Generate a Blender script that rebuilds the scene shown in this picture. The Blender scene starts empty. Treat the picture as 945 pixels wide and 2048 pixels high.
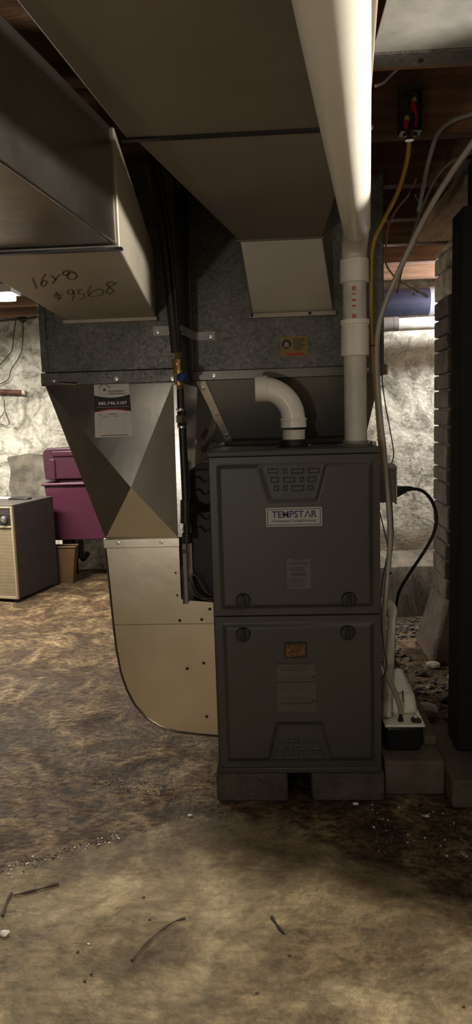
import bpy, bmesh, math, random
from mathutils import Vector, Matrix, noise

# ------------------------------------------------------------------ camera, world, light
sc = bpy.context.scene
C = sc.collection
F, CX, CY = 1459.0, 472.5, 1024.0
CAM = Vector((-0.04486, -1.88841, 1.06926))
YAW, PITCH, ROLL = -0.05691, -0.13558, -0.031196
cf = Vector((math.sin(YAW)*math.cos(PITCH), math.cos(YAW)*math.cos(PITCH), math.sin(PITCH)))
cr0 = Vector((math.cos(YAW), -math.sin(YAW), 0)); cu0 = cr0.cross(cf)
cr = cr0*math.cos(ROLL) + cu0*math.sin(ROLL); cu = cu0*math.cos(ROLL) - cr0*math.sin(ROLL)
cd = bpy.data.cameras.new('camera'); cam = bpy.data.objects.new('camera', cd); C.objects.link(cam)
cd.sensor_fit = 'VERTICAL'; cd.sensor_height = 36.0; cd.lens = F/2048*36.0; cd.clip_start = 0.02
cam.matrix_world = Matrix(((cr.x, cu.x, -cf.x, CAM.x), (cr.y, cu.y, -cf.y, CAM.y), (cr.z, cu.z, -cf.z, CAM.z), (0, 0, 0, 1)))
sc.camera = cam
w = bpy.data.worlds.new('world'); sc.world = w; w.use_nodes = True
w.node_tree.nodes['Background'].inputs[0].default_value = (0.9, 0.95, 1, 1)
w.node_tree.nodes['Background'].inputs[1].default_value = 0.02
sc.view_settings.view_transform = 'Standard'; sc.view_settings.look = 'None'
sc.view_settings.gamma = 1.0; sc.view_settings.use_curve_mapping = False
sc.view_settings.exposure = 0.0

def ray(x, y): return cf + cr*((x-CX)/F) - cu*((y-CY)/F)
def at(x, y, Y):
    d = ray(x, y); return CAM + d*((Y-CAM.y)/d.y)
def atz(x, y, z):
    d = ray(x, y); return CAM + d*((z-CAM.z)/d.z)
def atd(x, y, dep): return CAM + ray(x, y)*dep

def lamp(name, kind, loc, energy, col, size=0.05, rot=None, size_y=None):
    l = bpy.data.lights.new(name, kind); l.energy = energy; l.color = col
    if kind == 'AREA':
        l.size = size
        if size_y: l.shape = 'RECTANGLE'; l.size_y = size_y
    else: l.shadow_soft_size = size
    o = bpy.data.objects.new(name, l); o.location = loc
    if rot: o.rotation_euler = rot
    C.objects.link(o); return o
WARM = (1.0, 0.91, 0.78); NEUT = (1.0, 0.93, 0.82)
FLUO = (-1.90, 1.75, 1.66)
BULB_RIGHT = (0.98, -0.82, 1.56); BULB_REAR = (1.02, 1.70, 1.58); FILL_FRONT = (-0.62, -2.86, 0.80)
lamp('fluorescent_light', 'AREA', (FLUO[0], FLUO[1], FLUO[2]-0.03), 115, NEUT, 1.1, None, 0.12)
lamp('bulb_light_right', 'POINT', (BULB_RIGHT[0], BULB_RIGHT[1], BULB_RIGHT[2]-0.03), 130, WARM, 0.03)
lamp('bulb_light_rear', 'POINT', (BULB_REAR[0], BULB_REAR[1], BULB_REAR[2]-0.03), 50, (0.97, 0.97, 1.0), 0.03)
lamp('fill_light_front', 'POINT', (FILL_FRONT[0], FILL_FRONT[1], FILL_FRONT[2]-0.03), 22, (1.0, 0.95, 0.87), 0.03)  # unseen fill, added to brighten the furnace front and pump

# ------------------------------------------------------------------ materials
MATS = {}
def nd(nt, t, **kw):
    n = nt.nodes.new(t)
    for k, v in kw.items(): setattr(n, k, v)
    return n
def mat(name, col, rough=0.5, metal=0.0, var=0.0, scale=8.0, bump=0.0, bscale=None, col2=None, spangle=None, spec=0.5,
        emit=None, estr=0.0, alpha=1.0, trans=0.0, rvar=0.0, detail=6, coat=0.0, stretch=(1, 1, 1)):
    m = bpy.data.materials.new(name); m.use_nodes = True; nt = m.node_tree; b = nt.nodes['Principled BSDF']
    b.inputs['Base Color'].default_value = (*col, 1); b.inputs['Roughness'].default_value = rough
    b.inputs['Metallic'].default_value = metal; b.inputs['Specular IOR Level'].default_value = spec
    b.inputs['Coat Weight'].default_value = coat
    b.inputs['Transmission Weight'].default_value = trans
    if emit: b.inputs['Emission Color'].default_value = (*emit, 1); b.inputs['Emission Strength'].default_value = estr
    tc = nd(nt, 'ShaderNodeTexCoord'); mp = nd(nt, 'ShaderNodeMapping'); nt.links.new(tc.outputs['Object'], mp.inputs[0])
    mp.inputs['Scale'].default_value = stretch
    if var or col2:
        n = nd(nt, 'ShaderNodeTexNoise'); n.inputs['Scale'].default_value = scale; n.inputs['Detail'].default_value = detail
        n.inputs['Roughness'].default_value = 0.62; nt.links.new(mp.outputs[0], n.inputs[0])
        r = nd(nt, 'ShaderNodeValToRGB'); c2 = col2 or tuple(c*(1-var) for c in col)
        r.color_ramp.elements[0].position = 0.36; r.color_ramp.elements[1].position = 0.66
        r.color_ramp.elements[0].color = (*c2, 1); r.color_ramp.elements[1].color = (*col, 1)
        nt.links.new(n.outputs[0], r.inputs[0]); last = r.outputs[0]
        if spangle:
            v = nd(nt, 'ShaderNodeTexVoronoi'); v.inputs['Scale'].default_value = spangle; nt.links.new(mp.outputs[0], v.inputs[0])
            bw = nd(nt, 'ShaderNodeSeparateColor'); nt.links.new(v.outputs['Color'], bw.inputs[0])
            rr = nd(nt, 'ShaderNodeMapRange'); rr.inputs[3].default_value = 0.72; rr.inputs[4].default_value = 1.25
            nt.links.new(bw.outputs[0], rr.inputs[0])
            mx = nd(nt, 'ShaderNodeVectorMath', operation='SCALE'); nt.links.new(last, mx.inputs[0]); nt.links.new(rr.outputs[0], mx.inputs['Scale']); last = mx.outputs[0]
            r2 = nd(nt, 'ShaderNodeMapRange'); r2.inputs[3].default_value = max(0, rough-0.07); r2.inputs[4].default_value = rough+0.07
            nt.links.new(bw.outputs[1], r2.inputs[0]); nt.links.new(r2.outputs[0], b.inputs['Roughness'])
        nt.links.new(last, b.inputs['Base Color'])
        if rvar:
            r3 = nd(nt, 'ShaderNodeMapRange'); r3.inputs[3].default_value = rough-rvar; r3.inputs[4].default_value = rough+rvar
            nt.links.new(n.outputs[0], r3.inputs[0]); nt.links.new(r3.outputs[0], b.inputs['Roughness'])
    if bump:
        n2 = nd(nt, 'ShaderNodeTexNoise'); n2.inputs['Scale'].default_value = bscale or scale*3; n2.inputs['Detail'].default_value = 8
        nt.links.new(mp.outputs[0], n2.inputs[0])
        bp = nd(nt, 'ShaderNodeBump'); bp.inputs['Strength'].default_value = bump; bp.inputs['Distance'].default_value = 0.01
        nt.links.new(n2.outputs[0], bp.inputs['Height']); nt.links.new(bp.outputs[0], b.inputs['Normal'])
    MATS[name] = m; return m

M_GALV = mat('galvanized_spangle', (0.15, 0.145, 0.135), 0.45, 0.7, 0.3, 9, spangle=150)
M_SHEET = mat('sheet_metal', (0.34, 0.32, 0.29), 0.24, 1.0, 0.12, 5, 0.03, 40, rvar=0.08)
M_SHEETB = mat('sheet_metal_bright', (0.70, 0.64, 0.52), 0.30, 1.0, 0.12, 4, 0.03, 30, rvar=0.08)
M_SHEETD = mat('sheet_metal_dark', (0.17, 0.16, 0.145), 0.33, 0.9, 0.2, 5)
M_POST = mat('post_shaded_wood', (0.010, 0.008, 0.007), 0.85, 0, 0.4, 6, 0.3, 40, stretch=(4, 4, 0.5))  # near-black tone puts the shade on the post into its colour
M_NAVYD = mat('dark_blue_section', (0.026, 0.027, 0.050), 0.4, 0.2, 0.2, 8)
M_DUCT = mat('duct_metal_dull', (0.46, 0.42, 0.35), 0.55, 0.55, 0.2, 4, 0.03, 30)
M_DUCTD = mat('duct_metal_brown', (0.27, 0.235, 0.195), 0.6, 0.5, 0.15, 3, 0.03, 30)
M_PAN = mat('pan_metal', (0.50, 0.50, 0.47), 0.5, 0.5, 0.4, 9, 0.03, 30)
M_PAINT = mat('furnace_grey_paint', (0.054, 0.050, 0.045), 0.42, 0.1, 0.08, 6, 0.05, 400)
M_PAINTD = mat('furnace_cabinet_paint', (0.050, 0.047, 0.043), 0.5, 0.1, 0.1, 6)
M_PVC = mat('pvc_white', (0.86, 0.83, 0.75), 0.30, 0, 0.06, 12)
M_PVCD = mat('pvc_dusty', (0.72, 0.68, 0.60), 0.42, 0, 0.25, 16, stretch=(1, 1, 0.5))
M_BLACK = mat('black_plastic', (0.012, 0.012, 0.013), 0.35)
M_BLACKR = mat('black_rubber', (0.016, 0.015, 0.015), 0.55)
M_IRON = mat('black_iron', (0.035, 0.033, 0.031), 0.36, 0.6, 0.3, 30)
M_STEEL = mat('bright_steel', (0.62, 0.61, 0.58), 0.25, 1.0, 0.2, 40)
M_BRASS = mat('brass', (0.78, 0.56, 0.22), 0.26, 1.0, 0.25, 40)
M_BLUE = mat('blue_plastic', (0.02, 0.05, 0.25), 0.25)
M_KNOB = mat('knob_black', (0.012, 0.010, 0.009), 0.5)
M_AMBER = mat('amber_glass', (0.16, 0.065, 0.01), 0.12, 0.2, 0.6, 90, 0.4, 120)
M_BADGE = mat('badge_silver', (0.36, 0.355, 0.34), 0.45, 0.2)
M_NAVY = mat('navy_print', (0.012, 0.016, 0.07), 0.5)
M_INK = mat('dark_ink', (0.02, 0.02, 0.022), 0.6)
M_MARK = mat('marker_ink', (0.075, 0.06, 0.045), 0.7)
M_PAPER = mat('white_paper', (0.72, 0.69, 0.68), 0.7)
M_GREYINK = mat('grey_print', (0.30, 0.28, 0.28), 0.7)
M_REDINK = mat('red_print', (0.45, 0.03, 0.02), 0.6)
M_WHITEINK = mat('white_print', (0.85, 0.85, 0.85), 0.6)
M_LABEL = mat('grey_label', (0.095, 0.093, 0.088), 0.5)
M_LABELR = mat('brown_label', (0.085, 0.075, 0.07), 0.5)
M_LABELINK = mat('label_print', (0.035, 0.033, 0.031), 0.5)
M_YELLOW = mat('yellow_sticker', (0.26, 0.18, 0.025), 0.5, 0, 0.15, 30)
M_YCABLE = mat('yellow_cable', (0.50, 0.33, 0.06), 0.45, 0, 0.2, 30)
M_VINYL = mat('clear_vinyl', (0.50, 0.46, 0.40), 0.28, 0, 0.1, 20, trans=0.25)
M_GCABLE = mat('grey_cable', (0.26, 0.24, 0.22), 0.5, 0, 0.2, 20)
M_WOOD = mat('old_joist_wood', (0.22, 0.115, 0.06), 0.8, 0, 0.6, 5, 0.5, 60, stretch=(0.6, 6, 6))
M_WOODL = mat('rough_beam_wood', (0.46, 0.30, 0.18), 0.85, 0, 0.45, 9, 0.6, 60, stretch=(5, 1, 5))
M_CONC = mat('block_concrete', (0.10, 0.082, 0.066), 0.9, 0, 0.5, 14, 0.7, 90)
M_SLAB = mat('slab_concrete', (0.14, 0.11, 0.078), 0.85, 0, 0.5, 9, 0.5, 70)
M_STONE = mat('pier_stone', (0.075, 0.052, 0.036), 0.9, 0, 0.6, 11, 0.8, 60)
M_STONEW = mat('pier_stone_whitewash', (0.55, 0.50, 0.42), 0.9, 0, 0.6, 9, 0.8, 60)
M_RUBBLE = mat('rubble_stone', (0.10, 0.085, 0.065), 0.6, 0, 0.6, 40, 0.5, 120)
M_PEBBLEW = mat('pale_chip', (0.7, 0.66, 0.58), 0.6, 0, 0.3, 40)
M_PURPLE = mat('purple_plastic', (0.055, 0.013, 0.027), 0.32, 0, 0.1, 6)
M_CAB = mat('dark_brown_cabinet', (0.03, 0.021, 0.017), 0.55, 0, 0.35, 20, 0.1, 80)
M_CABTOP = mat('cabinet_top_brown', (0.06, 0.05, 0.042), 0.5, 0, 0.4, 20)
M_BEIGE = mat('beige_grille', (0.18, 0.14, 0.085), 0.6, 0, 0.15, 20)
M_TRIM = mat('tan_trim', (0.32, 0.27, 0.18), 0.4, 0.3)
M_BASKET = mat('brown_plastic', (0.10, 0.055, 0.022), 0.5, 0, 0.2, 10)
M_BLUEDUCT = mat('round_duct_metal', (0.50, 0.52, 0.58), 0.35, 0.7, 0.1, 6)
M_RUST = mat('rusty_iron', (0.14, 0.06, 0.035), 0.8, 0.2, 0.6, 30, 0.5)
M_RED = mat('red_wire', (0.42, 0.02, 0.03), 0.35)
M_TAN = mat('tan_wire_nut', (0.62, 0.45, 0.28), 0.45)
M_TUBE = mat('lamp_tube', (1, 1, 1), 0.4, emit=(1.0, 0.96, 0.88), estr=9)
M_GLOBE = mat('lamp_bulb', (1, 1, 1), 0.4, emit=(1.0, 0.88, 0.68), estr=12)
M_ENAMEL = mat('white_enamel', (0.75, 0.75, 0.72), 0.4)
M_TWIG = mat('dark_twig', (0.045, 0.03, 0.02), 0.8, 0, 0.4, 30)
M_PATCH = mat('bare_grey_mortar', (0.20, 0.18, 0.14), 0.95, 0, 0.6, 9, 0.9, 30)
M_WIRE = mat('thin_dark_wire', (0.03, 0.027, 0.024), 0.5, 0.3)
M_COPPER = mat('copper_tan_wire', (0.50, 0.36, 0.25), 0.5)
M_PAPERR = mat('worn_booklet', (0.34, 0.28, 0.26), 0.6, 0, 0.3, 20)

def floor_material():
    m = bpy.data.materials.new('concrete_floor'); m.use_nodes = True; nt = m.node_tree; b = nt.nodes['Principled BSDF']; L = nt.links.new
    tc = nd(nt, 'ShaderNodeTexCoord'); co = tc.outputs['Object']
    def ns(scale, detail=8, rough=0.6, dist=0.0, stretch=None):
        n = nd(nt, 'ShaderNodeTexNoise'); n.inputs['Scale'].default_value = scale; n.inputs['Detail'].default_value = detail
        n.inputs['Roughness'].default_value = rough; n.inputs['Distortion'].default_value = dist
        if stretch:
            mp = nd(nt, 'ShaderNodeMapping'); mp.inputs['Scale'].default_value = stretch[0]; mp.inputs['Rotation'].default_value = (0, 0, stretch[1]); L(co, mp.inputs[0]); L(mp.outputs[0], n.inputs[0])
        else: L(co, n.inputs[0])
        return n.outputs[0]
    def ramp(v, stops):
        r = nd(nt, 'ShaderNodeValToRGB'); e = r.color_ramp.elements
        while len(e) < len(stops): e.new(0.5)
        for k, (p, c) in enumerate(stops): e[k].position = p; e[k].color = (*c, 1)
        L(v, r.inputs[0]); return r.outputs[0]
    def mix(fac, a, c, bt='MIX'):
        x = nd(nt, 'ShaderNodeMix', data_type='RGBA', blend_type=bt)
        if isinstance(fac, float): x.inputs[0].default_value = fac
        else: L(fac, x.inputs[0])
        L(a, x.inputs[6]); L(c, x.inputs[7]); return x.outputs[2]
    fine = ramp(ns(38, 12, 0.78, 0.3), [(0.30, (0.55, 0.53, 0.50)), (0.5, (0.95, 0.95, 0.95)), (0.72, (1.25, 1.24, 1.2))])
    blot = ramp(ns(2.3, 9, 0.7, 1.2), [(0.34, (0.40, 0.37, 0.33)), (0.50, (0.95, 0.94, 0.92)), (0.68, (1.35, 1.33, 1.26))])
    dry = ramp(ns(6, 12, 0.74, 0.5), [(0.30, (0.085, 0.066, 0.043)), (0.5, (0.23, 0.18, 0.108)), (0.70, (0.46, 0.38, 0.245))])
    scr = ramp(ns(9, 12, 0.76, 0.9, ((1.0, 4.0, 1), 0.5)), [(0.3, (0.55, 0.53, 0.50)), (0.5, (0.95, 0.95, 0.95)), (0.68, (1.2, 1.18, 1.12))])
    dry = mix(1.0, mix(0.9, mix(0.9, dry, scr, 'MULTIPLY'), fine, 'MULTIPLY'), blot, 'MULTIPLY')
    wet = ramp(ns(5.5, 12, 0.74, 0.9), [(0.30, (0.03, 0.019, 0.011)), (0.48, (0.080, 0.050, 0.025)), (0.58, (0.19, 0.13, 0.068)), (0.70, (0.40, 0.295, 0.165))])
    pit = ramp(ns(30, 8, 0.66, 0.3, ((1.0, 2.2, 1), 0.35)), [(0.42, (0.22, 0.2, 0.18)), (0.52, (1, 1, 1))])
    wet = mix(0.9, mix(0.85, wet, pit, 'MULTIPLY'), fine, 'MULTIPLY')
    # the damp zone beyond an irregular line; its dark colour also paints floor shadow
    sp = nd(nt, 'ShaderNodeSeparateXYZ'); L(co, sp.inputs[0])
    def mth(op, x_, y_=None, z_=None):
        n = nd(nt, 'ShaderNodeMath', operation=op)
        for q, v_ in enumerate((x_, y_, z_)):
            if v_ is None: continue
            if isinstance(v_, (int, float)): n.inputs[q].default_value = v_
            else: L(v_, n.inputs[q])
        return n.outputs[0]
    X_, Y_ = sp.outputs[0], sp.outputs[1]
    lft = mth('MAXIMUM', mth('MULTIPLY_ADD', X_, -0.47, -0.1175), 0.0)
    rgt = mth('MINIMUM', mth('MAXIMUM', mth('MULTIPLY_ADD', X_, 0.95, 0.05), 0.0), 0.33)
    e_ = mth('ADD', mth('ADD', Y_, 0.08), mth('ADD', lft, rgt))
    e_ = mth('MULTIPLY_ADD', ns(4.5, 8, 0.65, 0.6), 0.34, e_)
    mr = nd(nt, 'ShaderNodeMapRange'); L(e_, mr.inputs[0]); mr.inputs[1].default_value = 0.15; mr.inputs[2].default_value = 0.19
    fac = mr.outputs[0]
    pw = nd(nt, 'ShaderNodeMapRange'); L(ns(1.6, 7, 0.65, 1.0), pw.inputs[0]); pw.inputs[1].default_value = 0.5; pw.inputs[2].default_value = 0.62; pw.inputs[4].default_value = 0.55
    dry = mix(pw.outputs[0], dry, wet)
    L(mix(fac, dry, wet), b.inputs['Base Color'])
    rg = nd(nt, 'ShaderNodeMapRange'); L(ns(6, 6), rg.inputs[0]); rg.inputs[1].default_value = 0.35; rg.inputs[2].default_value = 0.65; rg.inputs[3].default_value = 0.48; rg.inputs[4].default_value = 0.85
    L(rg.outputs[0], b.inputs['Roughness'])
    ad = nd(nt, 'ShaderNodeMath', operation='ADD'); L(ns(9, 10, 0.7), ad.inputs[0]); L(ns(60, 6, 0.6), ad.inputs[1])
    b.inputs['Specular IOR Level'].default_value = 0.22
    bp = nd(nt, 'ShaderNodeBump'); bp.inputs['Strength'].default_value = 0.85; bp.inputs['Distance'].default_value = 0.012
    L(ad.outputs[0], bp.inputs['Height']); L(bp.outputs[0], b.inputs['Normal'])
    return m
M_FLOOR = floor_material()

def wall_material(name, damp_z, tint=(1, 1, 1)):
    m = bpy.data.materials.new(name); m.use_nodes = True; nt = m.node_tree; b = nt.nodes['Principled BSDF']; L = nt.links.new
    tc = nd(nt, 'ShaderNodeTexCoord'); co = tc.outputs['Object']
    def ns(scale, detail=8, rough=0.6, dist=0.0):
        n = nd(nt, 'ShaderNodeTexNoise'); n.inputs['Scale'].default_value = scale; n.inputs['Detail'].default_value = detail
        n.inputs['Roughness'].default_value = rough; n.inputs['Distortion'].default_value = dist; L(co, n.inputs[0]); return n.outputs[0]
    def ramp(v, stops):
        r = nd(nt, 'ShaderNodeValToRGB'); e = r.color_ramp.elements
        while len(e) < len(stops): e.new(0.5)
        for k, (p, c) in enumerate(stops): e[k].position = p; e[k].color = (*[x*t for x, t in zip(c, tint)], 1)
        L(v, r.inputs[0]); return r.outputs[0]
    base = ramp(ns(4.5, 10, 0.68, 1.2), [(0.33, (0.13, 0.12, 0.095)), (0.43, (0.30, 0.285, 0.24)), (0.52, (0.50, 0.48, 0.42)), (0.7, (0.66, 0.64, 0.57))])
    fine = ramp(ns(26, 12, 0.75, 0.5), [(0.3, (0.55, 0.54, 0.5)), (0.5, (0.98, 0.98, 0.98)), (0.7, (1.12, 1.12, 1.1))])
    fx = nd(nt, 'ShaderNodeMix', data_type='RGBA', blend_type='MULTIPLY'); fx.inputs[0].default_value = 0.85; L(base, fx.inputs[6]); L(fine, fx.inputs[7]); base = fx.outputs[2]
    big = ramp(ns(9, 12, 0.72, 2.2), [(0.38, (0.42, 0.41, 0.40)), (0.47, (0.92, 0.92, 0.9)), (0.58, (1.12, 1.12, 1.1))])
    fb = nd(nt, 'ShaderNodeMix', data_type='RGBA', blend_type='MULTIPLY'); fb.inputs[0].default_value = 0.85; L(base, fb.inputs[6]); L(big, fb.inputs[7]); base = fb.outputs[2]
    damp = ramp(ns(6, 8, 0.65, 0.8), [(0.3, (0.10, 0.08, 0.055)), (0.7, (0.32, 0.27, 0.20))])
    sp = nd(nt, 'ShaderNodeSeparateXYZ'); L(co, sp.inputs[0])
    a = nd(nt, 'ShaderNodeMath', operation='MULTIPLY_ADD'); L(ns(5, 5), a.inputs[0]); a.inputs[1].default_value = 0.25; L(sp.outputs[2], a.inputs[2])
    mr = nd(nt, 'ShaderNodeMapRange'); L(a.outputs[0], mr.inputs[0]); mr.inputs[1].default_value = damp_z+0.16; mr.inputs[2].default_value = damp_z+0.08
    x = nd(nt, 'ShaderNodeMix', data_type='RGBA'); L(mr.outputs[0], x.inputs[0]); L(base, x.inputs[6]); L(damp, x.inputs[7])
    L(x.outputs[2], b.inputs['Base Color']); b.inputs['Roughness'].default_value = 0.85
    ad = nd(nt, 'ShaderNodeMath', operation='ADD'); L(ns(14, 10, 0.7, 0.8), ad.inputs[0]); L(ns(50, 5), ad.inputs[1])
    bp = nd(nt, 'ShaderNodeBump'); bp.inputs['Strength'].default_value = 0.45; bp.inputs['Distance'].default_value = 0.03
    L(ad.outputs[0], bp.inputs['Height']); L(bp.outputs[0], b.inputs['Normal'])
    return m
M_WALL = wall_material('whitewashed_stone_wall', -0.2)
M_WALLR = wall_material('whitewashed_damp_wall', 0.42, (1.05, 1.03, 1.0))
M_LEDGE = mat('damp_ledge', (0.22, 0.185, 0.135), 0.8, 0, 0.6, 7, 0.6, 30, stretch=(2.5, 1, 0.7))

# ------------------------------------------------------------------ mesh helpers
class MB:
    def __init__(s): s.v = []; s.f = []
    def add(s, vs, fs):
        k = len(s.v); s.v += [Vector(p) for p in vs]; s.f += [tuple(i+k for i in q) for q in fs]; return s
    def hexa(s, p):      # p: bottom ring of 4, then top ring of 4
        return s.add(p, [(0, 3, 2, 1), (4, 5, 6, 7), (0, 1, 5, 4), (1, 2, 6, 5), (2, 3, 7, 6), (3, 0, 4, 7)])
    def box(s, x0, x1, y0, y1, z0, z1):
        return s.hexa([(x0, y0, z0), (x1, y0, z0), (x1, y1, z0), (x0, y1, z0), (x0, y0, z1), (x1, y0, z1), (x1, y1, z1), (x0, y1, z1)])
    def prism(s, pts, off):
        n = len(pts); off = Vector(off); a = [Vector(p) for p in pts]
        return s.add(a + [p+off for p in a], [tuple(range(n)), tuple(range(2*n-1, n-1, -1))] + [(i, (i+1) % n, n+(i+1) % n, n+i) for i in range(n)])
    def tube(s, pts, r, n=10, caps=True):
        P = [Vector(p) for p in pts]; R = r if isinstance(r, (list, tuple)) else [r]*len(P)
        T = [(P[min(i+1, len(P)-1)]-P[max(i-1, 0)]).normalized() for i in range(len(P))]
        u = T[0].orthogonal().normalized(); vs = []; fs = []
        for i, p in enumerate(P):
            u = (u - T[i]*u.dot(T[i])).normalized(); v = T[i].cross(u)
            for k in range(n):
                a = 2*math.pi*k/n; vs.append(p + (u*math.cos(a)+v*math.sin(a))*R[i])
        for i in range(len(P)-1):
            for k in range(n):
                k2 = (k+1) % n; fs.append((i*n+k, i*n+k2, (i+1)*n+k2, (i+1)*n+k))
        if caps: fs += [tuple(range(n-1, -1, -1)), tuple((len(P)-1)*n+k for k in range(n))]
        return s.add(vs, fs)
    def lathe(s, prof, o, ax=(0, 0, 1), n=20):   # prof: (radius, distance along axis)
        o = Vector(o); ax = Vector(ax).normalized()
        return s.tube([o+ax*h for r, h in prof], [max(r, 1e-5) for r, h in prof], n) if all(prof[i][1] < prof[i+1][1] for i in range(len(prof)-1)) else s._lathe(prof, o, ax, n)
    def _lathe(s, prof, o, ax, n):
        u = ax.orthogonal().normalized(); v = ax.cross(u); vs = []; fs = []
        for r, h in prof:
            for k in range(n):
                a = 2*math.pi*k/n; vs.append(o+ax*h+(u*math.cos(a)+v*math.sin(a))*max(r, 1e-5))
        for i in range(len(prof)-1):
            for k in range(n):
                k2 = (k+1) % n; fs.append((i*n+k, i*n+k2, (i+1)*n+k2, (i+1)*n+k))
        fs += [tuple(range(n-1, -1, -1)), tuple((len(prof)-1)*n+k for k in range(n))]
        return s.add(vs, fs)
    def build(s, name, m, parent=None, bevel=0.0, smooth=35, seg=2):
        root = parent
        while root is not None and root.parent is not None: root = root.parent
        off = root.location if root is not None else Vector((0, 0, 0))
        me = bpy.data.meshes.new(name); me.from_pydata([tuple(p-off) for p in s.v], [], s.f); me.update()
        bm = bmesh.new(); bm.from_mesh(me); bmesh.ops.recalc_face_normals(bm, faces=bm.faces); bm.to_mesh(me); bm.free()
        me.materials.append(m)
        if smooth:
            for p in me.polygons: p.use_smooth = True
            me.set_sharp_from_angle(angle=math.radians(smooth))
        o = bpy.data.objects.new(name, me); C.objects.link(o)
        if parent is not None: o.parent = parent
        if bevel:
            bv = o.modifiers.new('bevel', 'BEVEL'); bv.width = bevel; bv.segments = seg; bv.limit_method = 'ANGLE'; bv.harden_normals = False
        return o
def tag(o, label, cat, group=None):
    o['label'] = label; o['category'] = cat
    if group: o['group'] = group
    return o
def thing(name, label, cat, loc=(0, 0, 0), group=None):
    o = bpy.data.objects.new(name, None); o.empty_display_size = 0.05; o.location = loc; C.objects.link(o)
    return tag(o, label, cat, group)
def struct(o): o['kind'] = 'structure'; return o
def plabel(o, t): o['label'] = t; return o
def spline(pts, k=6):
    P = [Vector(p) for p in pts]; out = []
    for i in range(len(P)-1):
        a = P[max(i-1, 0)]; b = P[i]; c = P[i+1]; d = P[min(i+2, len(P)-1)]
        for j in range(k):
            t = j/k; out.append(0.5*((2*b)+(c-a)*t+(2*a-5*b+4*c-d)*t*t+(3*b-a-3*c+d)*t**3))
    out.append(P[-1]); return out
def text_mb(s, o, xd, yd, height=None, width=None, bold=0.0, depth=0.0004, align='CENTER'):
    """flat lettering: o is the centre point, xd/yd are the reading and up directions"""
    cu_ = bpy.data.curves.new('t', 'FONT'); cu_.body = s; cu_.size = 1; cu_.offset = bold; cu_.extrude = 0.5; cu_.resolution_u = 3
    ob = bpy.data.objects.new('t', cu_); C.objects.link(ob)
    dg = bpy.context.evaluated_depsgraph_get(); me = ob.evaluated_get(dg).to_mesh()
    vs = [v.co.copy() for v in me.vertices]; fs = [tuple(p.vertices) for p in me.polygons]
    ob.evaluated_get(dg).to_mesh_clear(); bpy.data.objects.remove(ob); bpy.data.curves.remove(cu_)
    x0 = min(v.x for v in vs); x1 = max(v.x for v in vs); y0 = min(v.y for v in vs); y1 = max(v.y for v in vs)
    sy = height/(y1-y0) if height else width/(x1-x0); sx = width/(x1-x0) if width else sy
    xd = Vector(xd).normalized(); yd = Vector(yd).normalized(); n = xd.cross(yd); o = Vector(o)
    mb = MB(); mb.add([o+xd*((v.x-(x0+x1)/2)*sx)+yd*((v.y-(y0+y1)/2)*sy)+n*((v.z+0.5)*depth) for v in vs], fs); return mb
def stroke_mb(strokes, wdt, nrm, thick=0.0005):
    """pen strokes as thin flat ribbons on a face with normal nrm"""
    mb = MB(); nrm = Vector(nrm).normalized()
    for st in strokes:
        P = [Vector(p) for p in st]
        for i in range(len(P)-1):
            t = (P[i+1]-P[i]); 
            if t.length < 1e-6: continue
            t.normalize(); sd = nrm.cross(t)*wdt/2; e = t*wdt*0.3
            a, b = P[i]-e, P[i+1]+e
            mb.prism([a+sd, a-sd, b-sd, b+sd], nrm*thick)
    return mb
def screw_mb(p, ax, r=0.0045):
    mb = MB(); mb.lathe([(r*1.35, 0), (r*1.35, 0.001), (r, 0.0012), (r*0.9, 0.004)], p, ax, 6); return mb
def rock(c, rx, ry, rz, seed, n=2, amp=0.28):
    bm = bmesh.new(); bmesh.ops.create_icosphere(bm, subdivisions=n, radius=1.0); mb = MB()
    vs = []
    for v in bm.verts:
        d = 1+amp*noise.noise(v.co*1.3+Vector((seed*7.3, seed*3.1, seed)))*1.6
        q = Vector((v.co.x*rx*d, v.co.y*ry*d, v.co.z*rz*d)); vs.append(Vector(c)+q)
    fs = [tuple(x.index for x in f.verts) for f in bm.faces]; bm.free(); return mb.add(vs, fs)

# ------------------------------------------------------------------ the room
XL, XR, YF, YB, ZC = -3.1, 2.3, -3.0, 3.12, 1.94
YJ = 2.12; XJ = 0.18
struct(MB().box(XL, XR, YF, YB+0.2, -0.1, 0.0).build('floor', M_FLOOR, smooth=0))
ceil = struct(MB().box(XL, XR, YF, YB+0.2, ZC+0.025, ZC+0.08).build('ceiling', M_WOOD, smooth=0))
def rough_wall(name, x0, x1, y, z0, z1, m, res=0.035, amp=0.022):
    nx = int((x1-x0)/res); nz = int((z1-z0)/res); mb = MB(); vs = []; fs = []
    for j in range(nz+1):
        for i in range(nx+1):
            x = x0+(x1-x0)*i/nx; z = z0+(z1-z0)*j/nz
            d = noise.noise((x*3.1, z*3.1, y))*amp + noise.noise((x*11, z*11, y+5))*amp*0.45
            vs.append((x, y+d, z))
    for j in range(nz):
        for i in range(nx): a = j*(nx+1)+i; fs.append((a, a+1, a+nx+2, a+nx+1))
    k = len(vs); vs += [(x0, y+0.15, z0), (x1, y+0.15, z0), (x1, y+0.15, z1), (x0, y+0.15, z1)]; fs += [(k, k+3, k+2, k+1)]
    b0 = [i for i in range(nx+1)]; t0 = [nz*(nx+1)+i for i in range(nx+1)]; l0 = [j*(nx+1) for j in range(nz+1)]; r0 = [j*(nx+1)+nx for j in range(nz+1)]
    fs += [tuple(b0[::-1]+[k, k+1]), tuple(t0+[k+2, k+3]), tuple(l0+[k+3, k]), tuple(r0[::-1]+[k+1, k+2])]
    return struct(mb.add(vs, fs).build(name, m, smooth=60))
wb = rough_wall('wall_back', XL, XJ, YB, 0, ZC, M_WALL)
wj = rough_wall('wall_rear_right', XJ, XR, YJ, 0, ZC, M_WALLR)
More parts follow.
